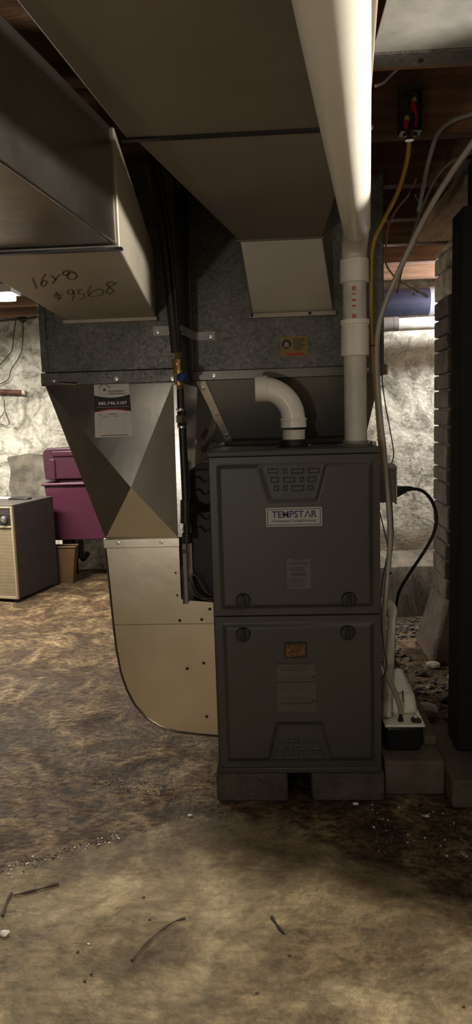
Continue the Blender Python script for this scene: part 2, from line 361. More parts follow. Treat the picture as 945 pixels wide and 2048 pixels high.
struct(MB().box(XJ, XJ+0.12, YJ+0.16, YB+0.15, 0, ZC).build('wall_return', M_WALL, smooth=0))
struct(MB().box(XL-0.1, XL, YF, YB+0.2, 0, ZC).build('wall_left', M_WALL, smooth=0))
struct(MB().box(XR, XR+0.1, YF, YB, 0, ZC).build('wall_right', M_WALL, smooth=0))
struct(MB().box(XL, XR, YF-0.1, YF, 0, ZC).build('wall_front', M_SLAB, smooth=0))
# unseen wall stub, added at right to shade the floor and furnace front
struct(MB().box(0.70, 0.80, -0.685, 0.60, 0, 1.715).build('wall_shade_blocker', M_SLAB, smooth=0))
# floor-deck boards and joists
y = YF; pm = None; k = 0
while y < YB-0.02:
    if pm is None:
        o = MB().box(XL, XR, 0.003, 0.147, ZC, ZC+0.022).build('deck_board', M_WOOD, ceil, smooth=0); pm = o.data
    else:
        o = bpy.data.objects.new('deck_board', pm); C.objects.link(o); o.parent = ceil
    o.location = (0, y, 0); y += 0.15
jm = None
for yy in [-2.8, -2.4, -2.0, -1.6, -1.2, -0.8, -0.39, 0.0, 0.4, 0.8, 1.2, 1.6, 2.04, 2.4, 2.8]:
    if jm is None:
        o = MB().box(XL, XR, 0, 0.05, 1.722, ZC).build('joist', M_WOOD, ceil, bevel=0.004); jm = o.data
    else:
        o = bpy.data.objects.new('joist', jm); C.objects.link(o); o.parent = ceil
        bv = o.modifiers.new('bevel', 'BEVEL'); bv.width = 0.004; bv.segments = 1
    o.location = (0, yy, 0)
# top of the left rear wall: sill plate and rubble course
MB().box(XL, XJ, YB-0.06, YB-0.015, 1.845, 1.925).build('sill_plate', M_WOODL, wb, bevel=0.004)
rnd = random.Random(4); x = -2.3; k = 0
while x < -1.25:
    for zz in (1.755, 1.805):
        rx = rnd.uniform(0.022, 0.04)
        rock((x+rnd.uniform(-.01, .01), YB-0.01, zz+rnd.uniform(-.012, .012)), rx, 0.03, rnd.uniform(0.018, 0.03), k, 2).build('stone', M_STONEW if k % 3 else M_STONE, wb, smooth=60); k += 1
    x += 0.062
# bare grey patch in the plaster
mb = MB(); P0 = at(12, 908, YB-0.02); P1 = at(100, 1003, YB-0.02); x0, x1, z1, z0 = P0.x, P1.x+0.35, P0.z, P1.z-0.1
vs = []; fs = []; nx, nz = 34, 22
for j in range(nz+1):
    for i in range(nx+1):
        x = x0+(x1-x0)*i/nx; z = z0+(z1-z0)*j/nz; e = min(i, nx-i, j, nz-j)
        vs.append((x+noise.noise((z*9, 1, 2))*0.02, YB-(0.035 if e else -0.03)+noise.noise((x*14, z*14, 3))*0.012, z+noise.noise((x*6, 4, 2))*0.015))
for j in range(nz):
    for i in range(nx): a = j*(nx+1)+i; fs.append((a, a+1, a+nx+2, a+nx+1))
mb.add(vs, fs).build('bare_patch', M_PATCH, wb, smooth=60)
# ledge along the right rear wall
vs = []; fs = []; nx = 50
prof = [(1.80, 0.0), (1.80, 0.2), (1.81, 0.262), (1.84, 0.275), (2.16, 0.285), (2.16, 0.0)]
for i in range(nx+1):
    x = XJ+(XR-XJ)*i/nx
    for q, (yy, zz) in enumerate(prof):
        d = noise.noise((x*6, zz*6, 9+yy))*0.02 if 0 < q < 4 else 0
        vs.append((x, yy+d, zz+(d*0.5 if zz > 0.1 else 0)))
n = len(prof)
for i in range(nx):
    for q in range(n): a = i*n+q; b = i*n+(q+1) % n; fs.append((a, b, b+n, a+n))
fs += [tuple(range(n)), tuple(nx*n+q for q in range(n-1, -1, -1))]
struct(MB().add(vs, fs).build('wall_ledge', M_LEDGE, smooth=50))

# ------------------------------------------------------------------ furnace
ZB = 0.085; ZT = 0.971; HW = 0.2225
fu = thing('furnace', 'tall grey gas furnace with two doors standing on concrete blocks', 'furnace', (0, 0.37, ZB))
MB().box(-HW, HW, 0.014, 0.74, ZB+0.001, ZT-0.016).build('cabinet', M_PAINTD, fu, bevel=0.003)
MB().box(-HW-0.003, HW+0.002, -0.002, 0.745, ZT-0.0155, ZT).build('top_panel', M_PAINTD, fu, bevel=0.003)
MB().box(-HW+0.002, HW, -0.001, 0.013, ZB+0.001, 0.1015).build('base_rail', M_PAINT, fu, bevel=0.002)
def sstep(a, b, x):
    t = max(0, min(1, (x-a)/(b-a))); return t*t*(3-2*t)
def door(name, x0, x1, z0, z1, trap):
    nx, nz = 150, 140; vs = []; fs = []
    (ta, tb, tz0, tz1, bot_w, top_w, cx) = trap
    for j in range(nz+1):
        for i in range(nx+1):
            x = x0+(x1-x0)*i/nx; z = z0+(z1-z0)*j/nz
            e = min(x-x0, x1-x, z-z0, z1-z)
            h = 0.007*sstep(0.018, 0.030, e)
            hw = bot_w+(top_w-bot_w)*(z-tz0)/(tz1-tz0)
            t = min(hw-abs(x-cx), (z-tz0) if ta else 1, (tz1-z) if tb else 1)
            h -= 0.006*sstep(-0.006, 0.006, t)*sstep(0.020, 0.030, e)
            vs.append((x, -h, z))
    for j in range(nz):
        for i in range(nx): a = j*(nx+1)+i; fs.append((a, a+1, a+nx+2, a+nx+1))
    k = len(vs); vs += [(x0, 0.0135, z0), (x1, 0.0135, z0), (x1, 0.0135, z1), (x0, 0.0135, z1)]; fs.append((k, k+3, k+2, k+1))
    b0 = list(range(nx+1)); t0 = [nz*(nx+1)+i for i in b0]; l0 = [j*(nx+1) for j in range(nz+1)]; r0 = [j*(nx+1)+nx for j in range(nz+1)]
    fs += [tuple(b0[::-1]+[k, k+1]), tuple(t0+[k+2, k+3]), tuple(l0+[k+3, k]), tuple(r0[::-1]+[k+1, k+2])]
    return MB().add(vs, fs).build(name, M_PAINT, fu, smooth=50)
ud = door('upper_door', -HW+0.004, HW-0.001, 0.5325, 0.954, (True, False, 0.838, 0.945, 0.060, 0.090, -0.003))
ld = door('lower_door', -HW+0.006, HW, 0.103, 0.5285, (False, True, 0.125, 0.231, 0.086, 0.060, 0.002))
def louver(x0, x1, z0, z1, par):
    mb = MB(); e = 0.0025; yb = -0.0008; yt = -0.0052
    mb.hexa([(x0, yb, z0), (x1, yb, z0), (x1, yb, z1), (x0, yb, z1), (x0+e, yt, z0+e), (x1-e, yt, z0+e), (x1-e, yt, z1-e), (x0+e, yt, z1-e)])
    mb.build('louver_boss', M_PAINT, par, bevel=0.001)
for x0, x1, y0, y1 in [(535, 558, 937, 947), (566, 576, 937, 947), (583, 609, 937, 947), (616, 640, 936, 946), (541, 559, 954, 965), (567, 591, 954, 965), (600, 609, 954, 964), (616, 634, 953, 964), (548, 559, 971, 982), (567, 576, 971, 982), (583, 609, 971, 982), (616, 627, 970, 981)]:
    a = at(x0, y0, -0.002); b = at(x1, y1, -0.002); louver(a.x, b.x, b.z, a.z, ud)
for r, (y0, y1) in enumerate([(1478, 1486), (1494, 1502), (1511, 1519)]):
    for x0, x1 in [[(557, 568), (576, 600), (608, 618), (624, 638)], [(552, 573), (576, 588), (594, 617), (624, 643)], [(546, 570), (576, 599), (609, 618), (624, 650)]][r]:
        a = at(x0, y0, -0.002); b = at(x1, y1, -0.002); louver(a.x, b.x, b.z, a.z, ld)
def knob(x, z, par):
    mb = MB(); mb.lathe([(0.0195, -0.001), (0.0195, 0.006), (0.0185, 0.009), (0.017, 0.010)], (x, -0.007, z), (0, -1, 0), 28)
    kb = mb.build('door_knob', M_KNOB, par, bevel=0.0008)
    MB().box(x-0.004, x+0.004, -0.026, -0.0165, z-0.0165, z+0.0165).build('grip', M_KNOB, kb, bevel=0.002)
    return kb
for px, py, par in [(487, 1200, fu), (698, 1198, fu), (487, 1268, fu), (696, 1264, fu)]:
    q = at(px, py, -0.005); plabel(knob(q.x, q.z, par), 'round black door latch knob')
# badge
def rrect(x0, x1, z0, z1, r, y, n=5):
    pts = []
    for cx, cz, a0 in [(x1-r, z1-r, 0), (x0+r, z1-r, 90), (x0+r, z0+r, 180), (x1-r, z0+r, 270)]:
        for k in range(n+1): a = math.radians(a0+90*k/n); pts.append((cx+r*math.cos(a), y, cz+r*math.sin(a)))
    return pts
X1, X0 = (1, 0, 0), (0, 0, 1)
bz0, bz1, bx0, bx1 = 0.771, 0.8215, -0.0745, 0.0715
bd = MB().prism(rrect(bx0, bx1, bz0, bz1, 0.004, -0.0105), (0, 0.004, 0)).build('badge', M_BADGE, fu, bevel=0.0006)
plabel(bd, 'silver name badge with navy lettering')
bm_ = MB(); t = 0.0016; i_ = 0.004
for a in [(bx0+i_, bx1-i_, bz0+i_, bz0+i_+t), (bx0+i_, bx1-i_, bz1-i_-t, bz1-i_), (bx0+i_, bx0+i_+t, bz0+i_, bz1-i_), (bx1-i_-t, bx1-i_, bz0+i_, bz1-i_)]:
    bm_.box(a[0], a[1], -0.0109, -0.0104, a[2], a[3])
bm_.build('badge_border', M_INK, bd, smooth=0)
text_mb('TEMPST', (-0.0175, -0.0106, 0.8035), X1, X0, 0.018, 0.083, 0.022).build('lettering', M_NAVY, bd, smooth=0)
text_mb('AR', (0.0415, -0.0106, 0.8035), X1, X0, 0.018, 0.033, 0.022).build('lettering', M_NAVY, bd, smooth=0)
st = []
for k in range(10):
    a = math.pi/2+k*math.pi/5; r = 0.0052 if k % 2 == 0 else 0.0021; st.append((0.0345+r*math.cos(a), -0.0114, 0.8025+r*math.sin(a)))
MB().prism(st, (0, 0.0005, 0)).build('star', M_BADGE, bd, smooth=0)
text_mb('Heating and Cooling Products', (-0.001, -0.0106, 0.7855), X1, X0, 0.0085, 0.113, 0.012).build('lettering', M_INK, bd, smooth=0)
# rating label on the upper door, warning label and amber sight glass on the lower door
def label_plate(x0, x1, z0, z1, m, rows, par, name):
    lp = MB().box(x0, x1, -0.0082, -0.0068, z0, z1).build(name, m, par, smooth=0)
    mb = MB()
    for (a0, a1, b0, b1) in rows: mb.box(x0+(x1-x0)*a0, x0+(x1-x0)*a1, -0.0085, -0.0081, z1-(z1-z0)*b1, z1-(z1-z0)*b0)
    mb.build('print', M_LABELINK, lp, smooth=0); return lp
rows = [(0.0, 1, 0, 0.015), (0, 1, 0.985, 1), (0, 0.02, 0, 1), (0.98, 1, 0, 1), (0.3, 0.7, 0.03, 0.06)]
rows += [(0.1, 0.9, v, v+0.018) for v in (0.12, 0.16, 0.20)] + [(0.15, 0.75, v, v+0.03) for v in (0.29, 0.35, 0.40)] + [(0.08, 0.72, v, v+0.02) for v in (0.64, 0.70, 0.75, 0.80, 0.85, 0.9)] + [(0.2, 0.8, 0.48, 0.56)]
label_plate(-0.025, 0.041, 0.603, 0.687, M_LABEL, rows, fu, 'rating_label')
rows = [(0.0, 1, 0.0, 0.03), (0, 1, 0.36, 0.40), (0.05, 0.9, 0.80, 0.84), (0, 0.01, 0, 1), (0.99, 1, 0, 1)]
rows += [(0.1, 0.8, v, v+0.012) for v in (0.07, 0.10, 0.14, 0.27, 0.31, 0.45, 0.50, 0.54, 0.70, 0.74)] + [(0.36+0.07*k, 0.40+0.07*k, v, v+0.025) for k in range(3) for v in (0.19, 0.61)] + [(0.88, 0.96, 0.25, 0.32), (0.88, 0.96, 0.74, 0.80)]
label_plate(-0.057, 0.049, 0.264, 0.401, M_LABELR, rows, fu, 'warning_label')
sg = MB().prism(rrect(-0.034, 0.0255, 0.417, 0.459, 0.006, -0.0125), (0, 0.0062, 0)).build('sight_glass_frame', M_BLACK, fu, bevel=0.001)
plabel(MB().prism(rrect(-0.0305, 0.022, 0.4205, 0.4555, 0.004, -0.0138), (0, 0.003, 0)).build('sight_glass', M_AMBER, sg, bevel=0.001), 'amber sight glass')
# collars on the top panel
MB().lathe([(0.046, 0), (0.046, 0.004), (0.0365, 0.005), (0.0365, 0.020), (0.034, 0.022)], (0.0055, 0.12, ZT-0.001), (0, 0, 1), 28).build('intake_collar', M_BLACKR, fu)
for dx in (-0.042, 0.042): screw_mb((0.0055+dx, 0.105, ZT+0.003), (0, 0, 1), 0.005).build('screw', M_STEEL, fu)
MB().lathe([(0.050, 0), (0.050, 0.004), (0.036, 0.005), (0.036, 0.014)], (0.173, 0.12, ZT-0.001), (0, 0, 1), 28).build('vent_collar', M_GCABLE, fu)
mb = MB().box(0.209, 0.2195, 0.05, 0.11, ZT-0.001, ZT+0.012); mb.build('clip', M_STEEL, fu, bevel=0.001)

# blocks under the furnace
for q, (x0, x1) in enumerate([(-0.231, -0.033), (0.033, 0.2315)]):
    vs = []; bm = bmesh.new(); bmesh.ops.create_grid(bm, x_segments=1, y_segments=1, size=1); bm.free()
    b = MB().box(x0, x1, 0.001+q*0.002, 0.40, 0.0, ZB).build('concrete_block', M_CONC, None, bevel=0.008, seg=3)
    tag(b, ['damp concrete block under the door-knob side of the furnace nearer the duct elbow', 'damp concrete block under the furnace beside the condensate pump'][q], 'block')
b = MB().box(-0.21, 0.21, 0.52, 0.72, 0.0, ZB).build('concrete_block', M_CONC, None, bevel=0.008); tag(b, 'long concrete block under the back of the furnace', 'block')

# ------------------------------------------------------------------ supply plenum and transition above the furnace
PY = 0.25
sp = thing('supply_plenum', 'spangled galvanized supply plenum with flared transition on top of the furnace', 'duct', (0, 0.48, ZT))
MB().box(-0.276, 0.270, PY, 0.73, 1.1855, 1.712).build('plenum_box', M_GALV, sp, bevel=0.002)
MB().hexa([(-0.192, 0.30, 0.9855), (0.222, 0.30, 0.9855), (0.222, 0.71, 0.9855), (-0.192, 0.71, 0.9855), (-0.272, PY+0.004, 1.185), (0.266, PY+0.004, 1.185), (0.266, 0.728, 1.185), (-0.272, 0.728, 1.185)]).build('transition', M_SHEETD, sp)
MB().box(-0.197, 0.226, 0.292, 0.715, ZT+0.0006, 0.985).build('base_flange', M_GALV, sp, bevel=0.001)
MB().box(-0.284, 0.276, PY-0.010, PY-0.001, 1.163, 1.191).build('drive_cleat', M_SHEETD, sp, bevel=0.002)
MB().box(0.2705, 0.279, PY-0.01, 0.73, 1.163, 1.191).build('side_cleat', M_STEEL, sp, bevel=0.002)
def lerp(a, b, t): return Vector(a)+(Vector(b)-Vector(a))*t
A = Vector((-0.272, PY+0.004, 1.163)); B = Vector((-0.192, 0.30, 0.9855)); nrm = Vector((0, -1, -0.25)).normalized()
plabel(MB().prism([A, A+Vector((0.028, 0, 0)), B+Vector((0.018, 0, 0)), B], nrm*0.004).build('folded_flange', M_SHEETB, sp, smooth=0), 'tan folded sheet-metal edge strip')
for t in (0.12, 0.55, 0.9): screw_mb(lerp(A, B, t)+Vector((0.011, 0, 0))+nrm*0.004, nrm).build('screw', M_STEEL, sp)
for t in (0.12, 0.9): screw_mb((-0.284+0.56*t, PY-0.010, 1.178), (0, -1, 0)).build('screw', M_STEEL, sp)
# yellow sticker
a = at(560, 674, PY); b = at(616, 711, PY)
ys = MB().box(a.x, b.x, PY-0.0012, PY-0.0001, b.z, a.z).build('sticker', M_YELLOW, sp, smooth=0); plabel(ys, 'small yellow sticker with a dark round emblem and red stripe')
cxs, czs = a.x+0.019, a.z-0.021
mb = MB(); mb.lathe([(0.0135, 0), (0.0135, 0.0005)], (cxs, PY-0.0012, czs), (0, -1, 0), 24); mb.build('emblem', M_INK, ys)
MB().prism([(cxs-0.008, PY-0.0020, czs-0.008), (cxs+0.008, PY-0.0020, czs-0.008), (cxs+0.004, PY-0.0020, czs+0.006), (cxs-0.004, PY-0.0020, czs+0.006)], (0, 0.0004, 0)).build('emblem_figure', M_GREYINK, ys)
mb = MB()
for k in range(6): mb.box(cxs+0.018+0.003*(k % 2), b.x-0.006-0.004*(k % 3), PY-0.0016, PY-0.0012, a.z-0.009-k*0.0055, a.z-0.0065-k*0.0055)
mb.build('print', M_INK, ys, smooth=0)
MB().box(cxs-0.002, b.x-0.012, PY-0.0016, PY-0.0012, b.z+0.001, b.z+0.009).build('stripe', M_REDINK, ys, smooth=0)

# ------------------------------------------------------------------ return drop on the left
RY = 0.08
rt = thing('return_duct', 'galvanized return plenum tapering to a rounded boot that enters the furnace side', 'duct', (-0.42, 0.3, 0.158))
RX0, RX1 = -0.662, -0.293
MB().box(RX0, RX1, RY, 0.5, 1.190, 1.712).build('plenum_box', M_GALV, rt, bevel=0.002)
MB().box(RX0-0.006, RX0+0.012, RY-0.006, RY-0.0005, 1.192, 1.70).build('corner_cleat', M_GALV, rt, bevel=0.001)
MB().box(RX0-0.008, RX1+0.004, RY-0.012, 0.505, 1.155, 1.1895).build('drive_cleat', M_GALV, rt, bevel=0.002)
TL = Vector((RX0, RY, 1.1545)); TR = Vector((RX1-0.022, RY, 1.1545)); BL = Vector((-0.521, RY, 0.735)); BR = Vector((-0.3195, RY, 0.735)); AP = at(262, 975, RY-0.026)
RMID = Vector((RX1-0.022, RY, 1.09))
def shell(name, ps, m, back=0.004):
    return MB().prism(ps, (0, back, 0)).build(name, m, rt, smooth=0)
shell('panel', [TL, AP, TR], M_SHEET)
shell('panel', [TL, BL, AP], M_SHEET)
plabel(shell('panel', [BL, BR, AP], M_SHEETB), 'lower triangle of the cross-broken panel, brightened for floor reflection')  # same sheet as the rest; floor reflection put into its brighter colour
shell('panel', [AP, BR, TR], M_SHEET)
MB().hexa([(-0.519, RY+0.006, 0.735), (-0.3215, RY+0.006, 0.735), (-0.3215, 0.49, 0.735), (-0.519, 0.49, 0.735), (RX0+0.002, RY+0.006, 1.154), (RX1-0.001, RY+0.006, 1.154), (RX1-0.001, 0.498, 1.154), (RX0+0.002, 0.498, 1.154)]).build('transition', M_SHEET, rt)
MB().prism([(RX1-0.021, RY+0.003, 1.1545), (RX1, RY+0.003, 1.1545), (-0.3185+0.016, RY+0.003, 0.735), (-0.3185, RY+0.003, 0.735)], (0, -0.006, 0)).build('corner_flange', M_SHEET, rt, smooth=0)
for z in (1.12, 0.98, 0.86, 0.76):
    x = -0.3105+(z-0.735)/0.42*0.0255; screw_mb((x, RY-0.003, z), (0, -1, 0), 0.004).build('screw', M_STEEL, rt)
MB().box(-0.526, -0.314, RY-0.008, 0.497, 0.708, 0.7345).build('drive_cleat', M_SHEETB, rt, bevel=0.002)
for x in (-0.485, -0.365): screw_mb((x, RY-0.008, 0.722), (0, -1, 0), 0.004).build('screw', M_STEEL, rt)
prof = [(-0.3205, 0.7075), (-0.523, 0.7075)] + [(at(px, py, RY).x, at(px, py, RY).z) for px, py in [(217, 1150), (222, 1200), (227, 1250), (233, 1300), (242, 1345), (254, 1380), (270, 1410), (292, 1434), (320, 1452), (352, 1463), (390, 1468)]]
prof += [(-0.2245, 0.156), (-0.2245, 0.548), (-0.3105, 0.556), (-0.3195, 0.560)]
MB().prism([(x, RY, z) for x, z in prof], (0, 0.40, 0)).build('boot', M_SHEETB, rt, smooth=40)
hem = [(x, RY-0.001, z) for x, z in prof[1:14]]
MB().tube(hem, 0.0032, 6).build('hem', M_SHEET, rt)
q = at(226, 1253, RY); MB().box(q.x+0.004, -0.226, RY-0.0014, RY, 0.487, 0.4885).build('seam', M_DUCTD, rt, smooth=0)
MB().box(-0.3375, -0.3175, RY-0.003, RY-0.0002, 0.56, 0.707).build('corner_flange', M_SHEETB, rt, smooth=0)
for px, py in [(355, 1190), (352, 1145), (420, 1218), (404, 1239), (360, 1241), (408, 1326), (375, 1337), (414, 1433)]:
    q = at(px, py, RY); screw_mb((q.x, RY, q.z), (0, -1, 0), 0.0035).build('screw', M_IRON, rt)
for px, py in [(106, 761), (232, 757), (345, 757)]:
    q = at(px, py, RY-0.012); screw_mb((q.x, RY-0.012, q.z), (0, -1, 0), 0.0045).build('screw', M_STEEL, rt)
# service card stuck to the transition
def cardpt(u, v, lift=0.0):     # u right, v down, on the upper triangle of the transition
    n = (AP-TL).cross(TR-TL).normalized(); n = n if n.y < 0 else -n
    c = [at(188, 765, RY), at(258, 763, RY), at(268, 872, RY), at(193, 875, RY)]
    out = []
    top = c[0]+(c[1]-c[0])*u; bot = c[3]+(c[2]-c[3])*u; p = top+(bot-top)*v
    t = (TL-p).dot(n)/n.y; p = p+Vector((0, t, 0)); return p+n*(0.0012+lift), n
def cardpoly(uv, lift=0.0, thick=0.0006):
    ps = [cardpt(u, v, lift) for u, v in uv]; return MB().prism([p for p, n in ps], -ps[0][1]*thick)
cd_ = cardpoly([(0, 0), (1, 0), (1, 1), (0, 1)], 0.0, 0.001).build('service_card', M_PAPER, rt, smooth=0); plabel(cd_, 'white and black service card with a phone number')
band = [(k/10, 0.235+0.05*math.sin(math.pi*k/10)) for k in range(11)] + [(1-k/10, 0.545-0.05*math.sin(math.pi*k/10)) for k in range(11)]
cardpoly(band, 0.0005).build('black_band', M_INK, cd_, smooth=0)
red = [(0.08+0.84*k/10, 0.535-0.05*math.sin(math.pi*(0.08+0.84*k/10))) for k in range(11)] + [(0.92-0.84*k/10, 0.552-0.045*math.sin(math.pi*(0.92-0.84*k/10))) for k in range(11)]
cardpoly(red, 0.0010).build('red_line', M_REDINK, cd_, smooth=0)
cw = (cardpt(1, 0.4)[0]-cardpt(0, 0.4)[0]); cv = (cardpt(0.5, 0)[0]-cardpt(0.5, 1)[0])
def cardtext(s, u, v, wd, h, m, bold=0.0):
    p, n = cardpt(u, v, 0.0008); xd = cw.normalized(); yd = (cv-xd*cv.dot(xd)).normalized()
    text_mb(s, p, xd, yd, h, wd, bold).build('lettering', m, cd_, smooth=0)
cardtext('585.746.3107', 0.51, 0.385, 0.078, 0.0085, M_WHITEINK, 0.02)
def cardline(uv, wd, m, name='print', lift=0.0009):
    pts = [cardpt(u, v, lift)[0] for u, v in uv]; stroke_mb([pts], wd, cardpt(0, 0)[1], 0.0003).build(name, m, cd_, smooth=0)
cardline([(0.14, 0.10), (0.29, 0.02), (0.46, 0.11)], 0.0016, M_INK, 'house_logo')
cardline([(0.17, 0.09), (0.17, 0.225), (0.36, 0.225)], 0.0008, M_GREYINK, 'house_logo')
for k in range(4):
    a = k*math.pi/4; cardline([(0.30+0.055*math.cos(a), 0.14+0.035*math.sin(a)), (0.30-0.055*math.cos(a), 0.14-0.035*math.sin(a))], 0.0010, M_INK, 'snowflake')
for v, u0, u1, m in [(0.165, 0.40, 0.85, M_INK), (0.19, 0.40, 0.80, M_GREYINK), (0.22, 0.42, 0.88, M_INK), (0.455, 0.07, 0.95, M_GREYINK), (0.585, 0.12, 0.17, M_INK), (0.585, 0.40, 0.60, M_INK), (0.585, 0.85, 0.92, M_GREYINK), (0.63, 0.22, 0.40, M_GREYINK), (0.63, 0.50, 0.64, M_GREYINK), (0.97, 0.16, 0.88, M_INK)]:
    cardline([(u0, v), (u1, v)], 0.0016, m)
for v in (0.61, 0.66, 0.71, 0.76, 0.81, 0.86, 0.91): cardline([(0.04, v), (0.96, v)], 0.0004, M_GREYINK, 'rule')
for u in (0.17, 0.80): cardline([(u, 0.56), (u, 0.94)], 0.0004, M_GREYINK, 'rule')
# pin under the cleat
q0 = at(118, 766, RY-0.016); q1 = at(154, 768, RY-0.016)
plabel(MB().tube([q0, q1], [0.003, 0.0048], 8).build('pin', M_STEEL, rt), 'short bright metal pin')

# strap between the two plenums
q0 = at(306, 653, RY-0.004); q1 = at(430, 672, RY-0.004)
s_ = thing('metal_strap', 'thin horizontal metal strap bridging the gap between the two plenums', 'strap', (q0.x, RY-0.004, q1.z))
xm = RX1+0.006; xe = at(430, 660, PY-0.004).x
MB().prism([(q0.x, RY-0.004, q0.z), (xm, RY-0.004, q0.z), (xm, RY-0.004, q0.z-0.024), (q0.x, RY-0.004, q0.z-0.024)], (0, 0.003, 0)).prism([(xm, RY-0.004, q0.z), (-0.268, PY-0.004, q0.z), (-0.268, PY-0.004, q0.z-0.024), (xm, RY-0.004, q0.z-0.024)], (0.002, 0.0, 0)).prism([(-0.268, PY-0.004, q0.z), (xe, PY-0.004, q0.z), (xe, PY-0.004, q0.z-0.024), (-0.268, PY-0.004, q0.z-0.024)], (0, 0.003, 0)).build('strip', M_PAN, s_, smooth=0)
for x, yy in ((q0.x+0.012, RY-0.004), (xe-0.012, PY-0.004)): screw_mb((x, yy+0.0005, q0.z-0.013), (0, -1, 0), 0.004).build('screw', M_STEEL, s_)

# ------------------------------------------------------------------ overhead trunk ducts
ZD = 1.513
def duct_section(name, corners, z0s, z1, m, parent):
    """corners: near-left, near-right, far-right, far-left (x, y); z0s: bottom heights"""
    b = [Vector((x, y_, z)) for (x, y_), z in zip(corners, z0s)]; z1s = z1 if isinstance(z1, (list, tuple)) else [z1]*4; t = [Vector((x, y_, zz)) for (x, y_), zz in zip(corners, z1s)]
    return MB().hexa(b+t).build(name, m, parent, bevel=0.003)
nl1 = atz(40, 10, ZD-0.021); fl1 = atz(247, 268, ZD); fr1 = atz(738, 262, ZD); nr1 = atz(757, 5, ZD-0.021)
sl = (fl1-nl1)/(fl1.y-nl1.y); sr = (fr1-nr1)/(fr1.y-nr1.y); YN = -2.75
sd = thing('supply_trunk_duct', 'wide brown-grey sheet-metal trunk duct running overhead to the supply plenum', 'duct', (0, -1.2, ZD))
yseam = (fl1.y+fr1.y)/2
n_l = nl1+sl*(YN-nl1.y); n_r = nr1+sr*(YN-nr1.y); f_l = fl1+sl*(yseam-fl1.y); f_r = fr1+sr*(yseam-fr1.y)
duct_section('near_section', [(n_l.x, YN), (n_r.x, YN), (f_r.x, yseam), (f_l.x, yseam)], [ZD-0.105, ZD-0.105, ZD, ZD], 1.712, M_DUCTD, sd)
ZM = ZD+0.017; cl = atz(478, 481, ZM)
m0 = atz(282, 290, ZM)
mx0 = m0.x+(cl.x-m0.x)*(yseam-m0.y)/(cl.y-m0.y)
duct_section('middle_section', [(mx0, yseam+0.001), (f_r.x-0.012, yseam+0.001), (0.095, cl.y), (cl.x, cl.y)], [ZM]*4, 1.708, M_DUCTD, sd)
e1 = at(505, 629, PY-0.002); e1b = at(500, 637, PY-0.002)
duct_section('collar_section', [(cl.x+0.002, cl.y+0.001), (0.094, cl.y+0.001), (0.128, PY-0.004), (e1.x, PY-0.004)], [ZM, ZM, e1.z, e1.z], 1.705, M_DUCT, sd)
MB().box(e1b.x-0.002, 0.134, PY-0.018, PY-0.0005, e1b.z-0.001, e1.z+0.001).build('collar_flange', M_DUCT, sd, bevel=0.001)
for x in (e1b.x+0.006, 0.06): screw_mb((x, PY-0.018, e1b.z+0.006), (0, -1, 0), 0.004).build('screw', M_IRON, sd)
MB().prism([(f_l.x-0.008, yseam-0.006, ZD-0.004), (f_r.x+0.006, yseam-0.006, ZD-0.004), (f_r.x+0.006, yseam+0.006, ZD-0.004), (f_l.x-0.008, yseam+0.006, ZD-0.004)], (0, 0, 0.0035)).build('seam_cleat', M_IRON, sd, smooth=0)
MB().box(cl.x-0.006, 0.098, cl.y-0.004, cl.y+0.004, ZM-0.004, ZM-0.0005).build('seam_cleat', M_DUCTD, sd, smooth=0)
# left duct
ZL = 1.325
s0 = atz(240, 495, ZL); far_l = Vector((-0.593, RY-0.002, ZL)); far_r = Vector((-0.352, RY-0.002, ZL)); lw = atz(0, 563, ZL)
l_seam_x = far_l.x+(lw.x-far_l.x)*(s0.y-far_l.y)/(lw.y-far_l.y)
ldt = thing('return_trunk_duct', 'low rectangular return duct with handwritten numbers beside the tall plenum', 'duct', (-0.45, -0.9, ZL))
duct_section('far_section', [(l_seam_x, s0.y+0.001), (s0.x, s0.y+0.001), (far_r.x, far_r.y), (far_l.x, far_l.y)], [ZL]*4, 1.500, M_DUCT, ldt)
n0 = atz(0, 323, ZL); dv = (n0-s0)/(n0.y-s0.y); YE = -1.95; ne = s0+dv*(YE-s0.y)
duct_section('near_section', [(ne.x-0.27, YE), (ne.x, YE), (s0.x-0.004, s0.y), (l_seam_x-0.01, s0.y)], [ZL+0.003]*4, [1.43, 1.43, 1.500, 1.500], M_SHEET, ldt)
MB().box(l_seam_x-0.015, s0.x+0.004, s0.y-0.006, s0.y+0.006, ZL-0.004, ZL-0.0003).build('seam_cleat', M_IRON, ldt, smooth=0)
MB().box(-0.598, -0.347, RY-0.022, RY-0.0005, ZL-0.010, ZL-0.0003).build('collar_flange', M_DUCT, ldt, bevel=0.001)
def hand(strokes_px): return [[atz(x, y, ZL)-Vector((0, 0, 0.0002)) for x, y in st] for st in strokes_px]
def circ(cx, cy, rx, ry, a0=0, a1=360, n=14): return [(cx+rx*math.cos(math.radians(a0+(a1-a0)*k/n)), cy+ry*math.sin(math.radians(a0+(a1-a0)*k/n))) for k in range(n+1)]
S16 = [[(66, 556), (69, 566), (74, 577)], [(92, 548), (85, 557), (82, 569), (86, 573), (92, 570), (94, 563), (88, 561), (83, 566)], [(103, 551), (113, 560)], [(119, 549), (110, 560), (106, 567)],
       circ(132, 546, 6, 4.5), circ(144, 552, 10, 7, 160, 520), [(128, 541), (140, 541), (150, 545)]]
S98 = [[(110, 586), (120, 590), (122, 597), (112, 596), (110, 589)], [(107, 592), (126, 589)], [(113, 583), (118, 600)], circ(141, 584, 6, 5), [(147, 582), (148, 592), (144, 602)],
       [(164, 578), (156, 581), (158, 588), (168, 588), (170, 595), (160, 599)], [(182, 571), (176, 582), (177, 591), (186, 594), (204, 590), (208, 582), (198, 577), (184, 583), (179, 590)], [(232, 566), (218, 575), (212, 584), (220, 588), (229, 582), (217, 573), (213, 567), (222, 563), (232, 566)]]
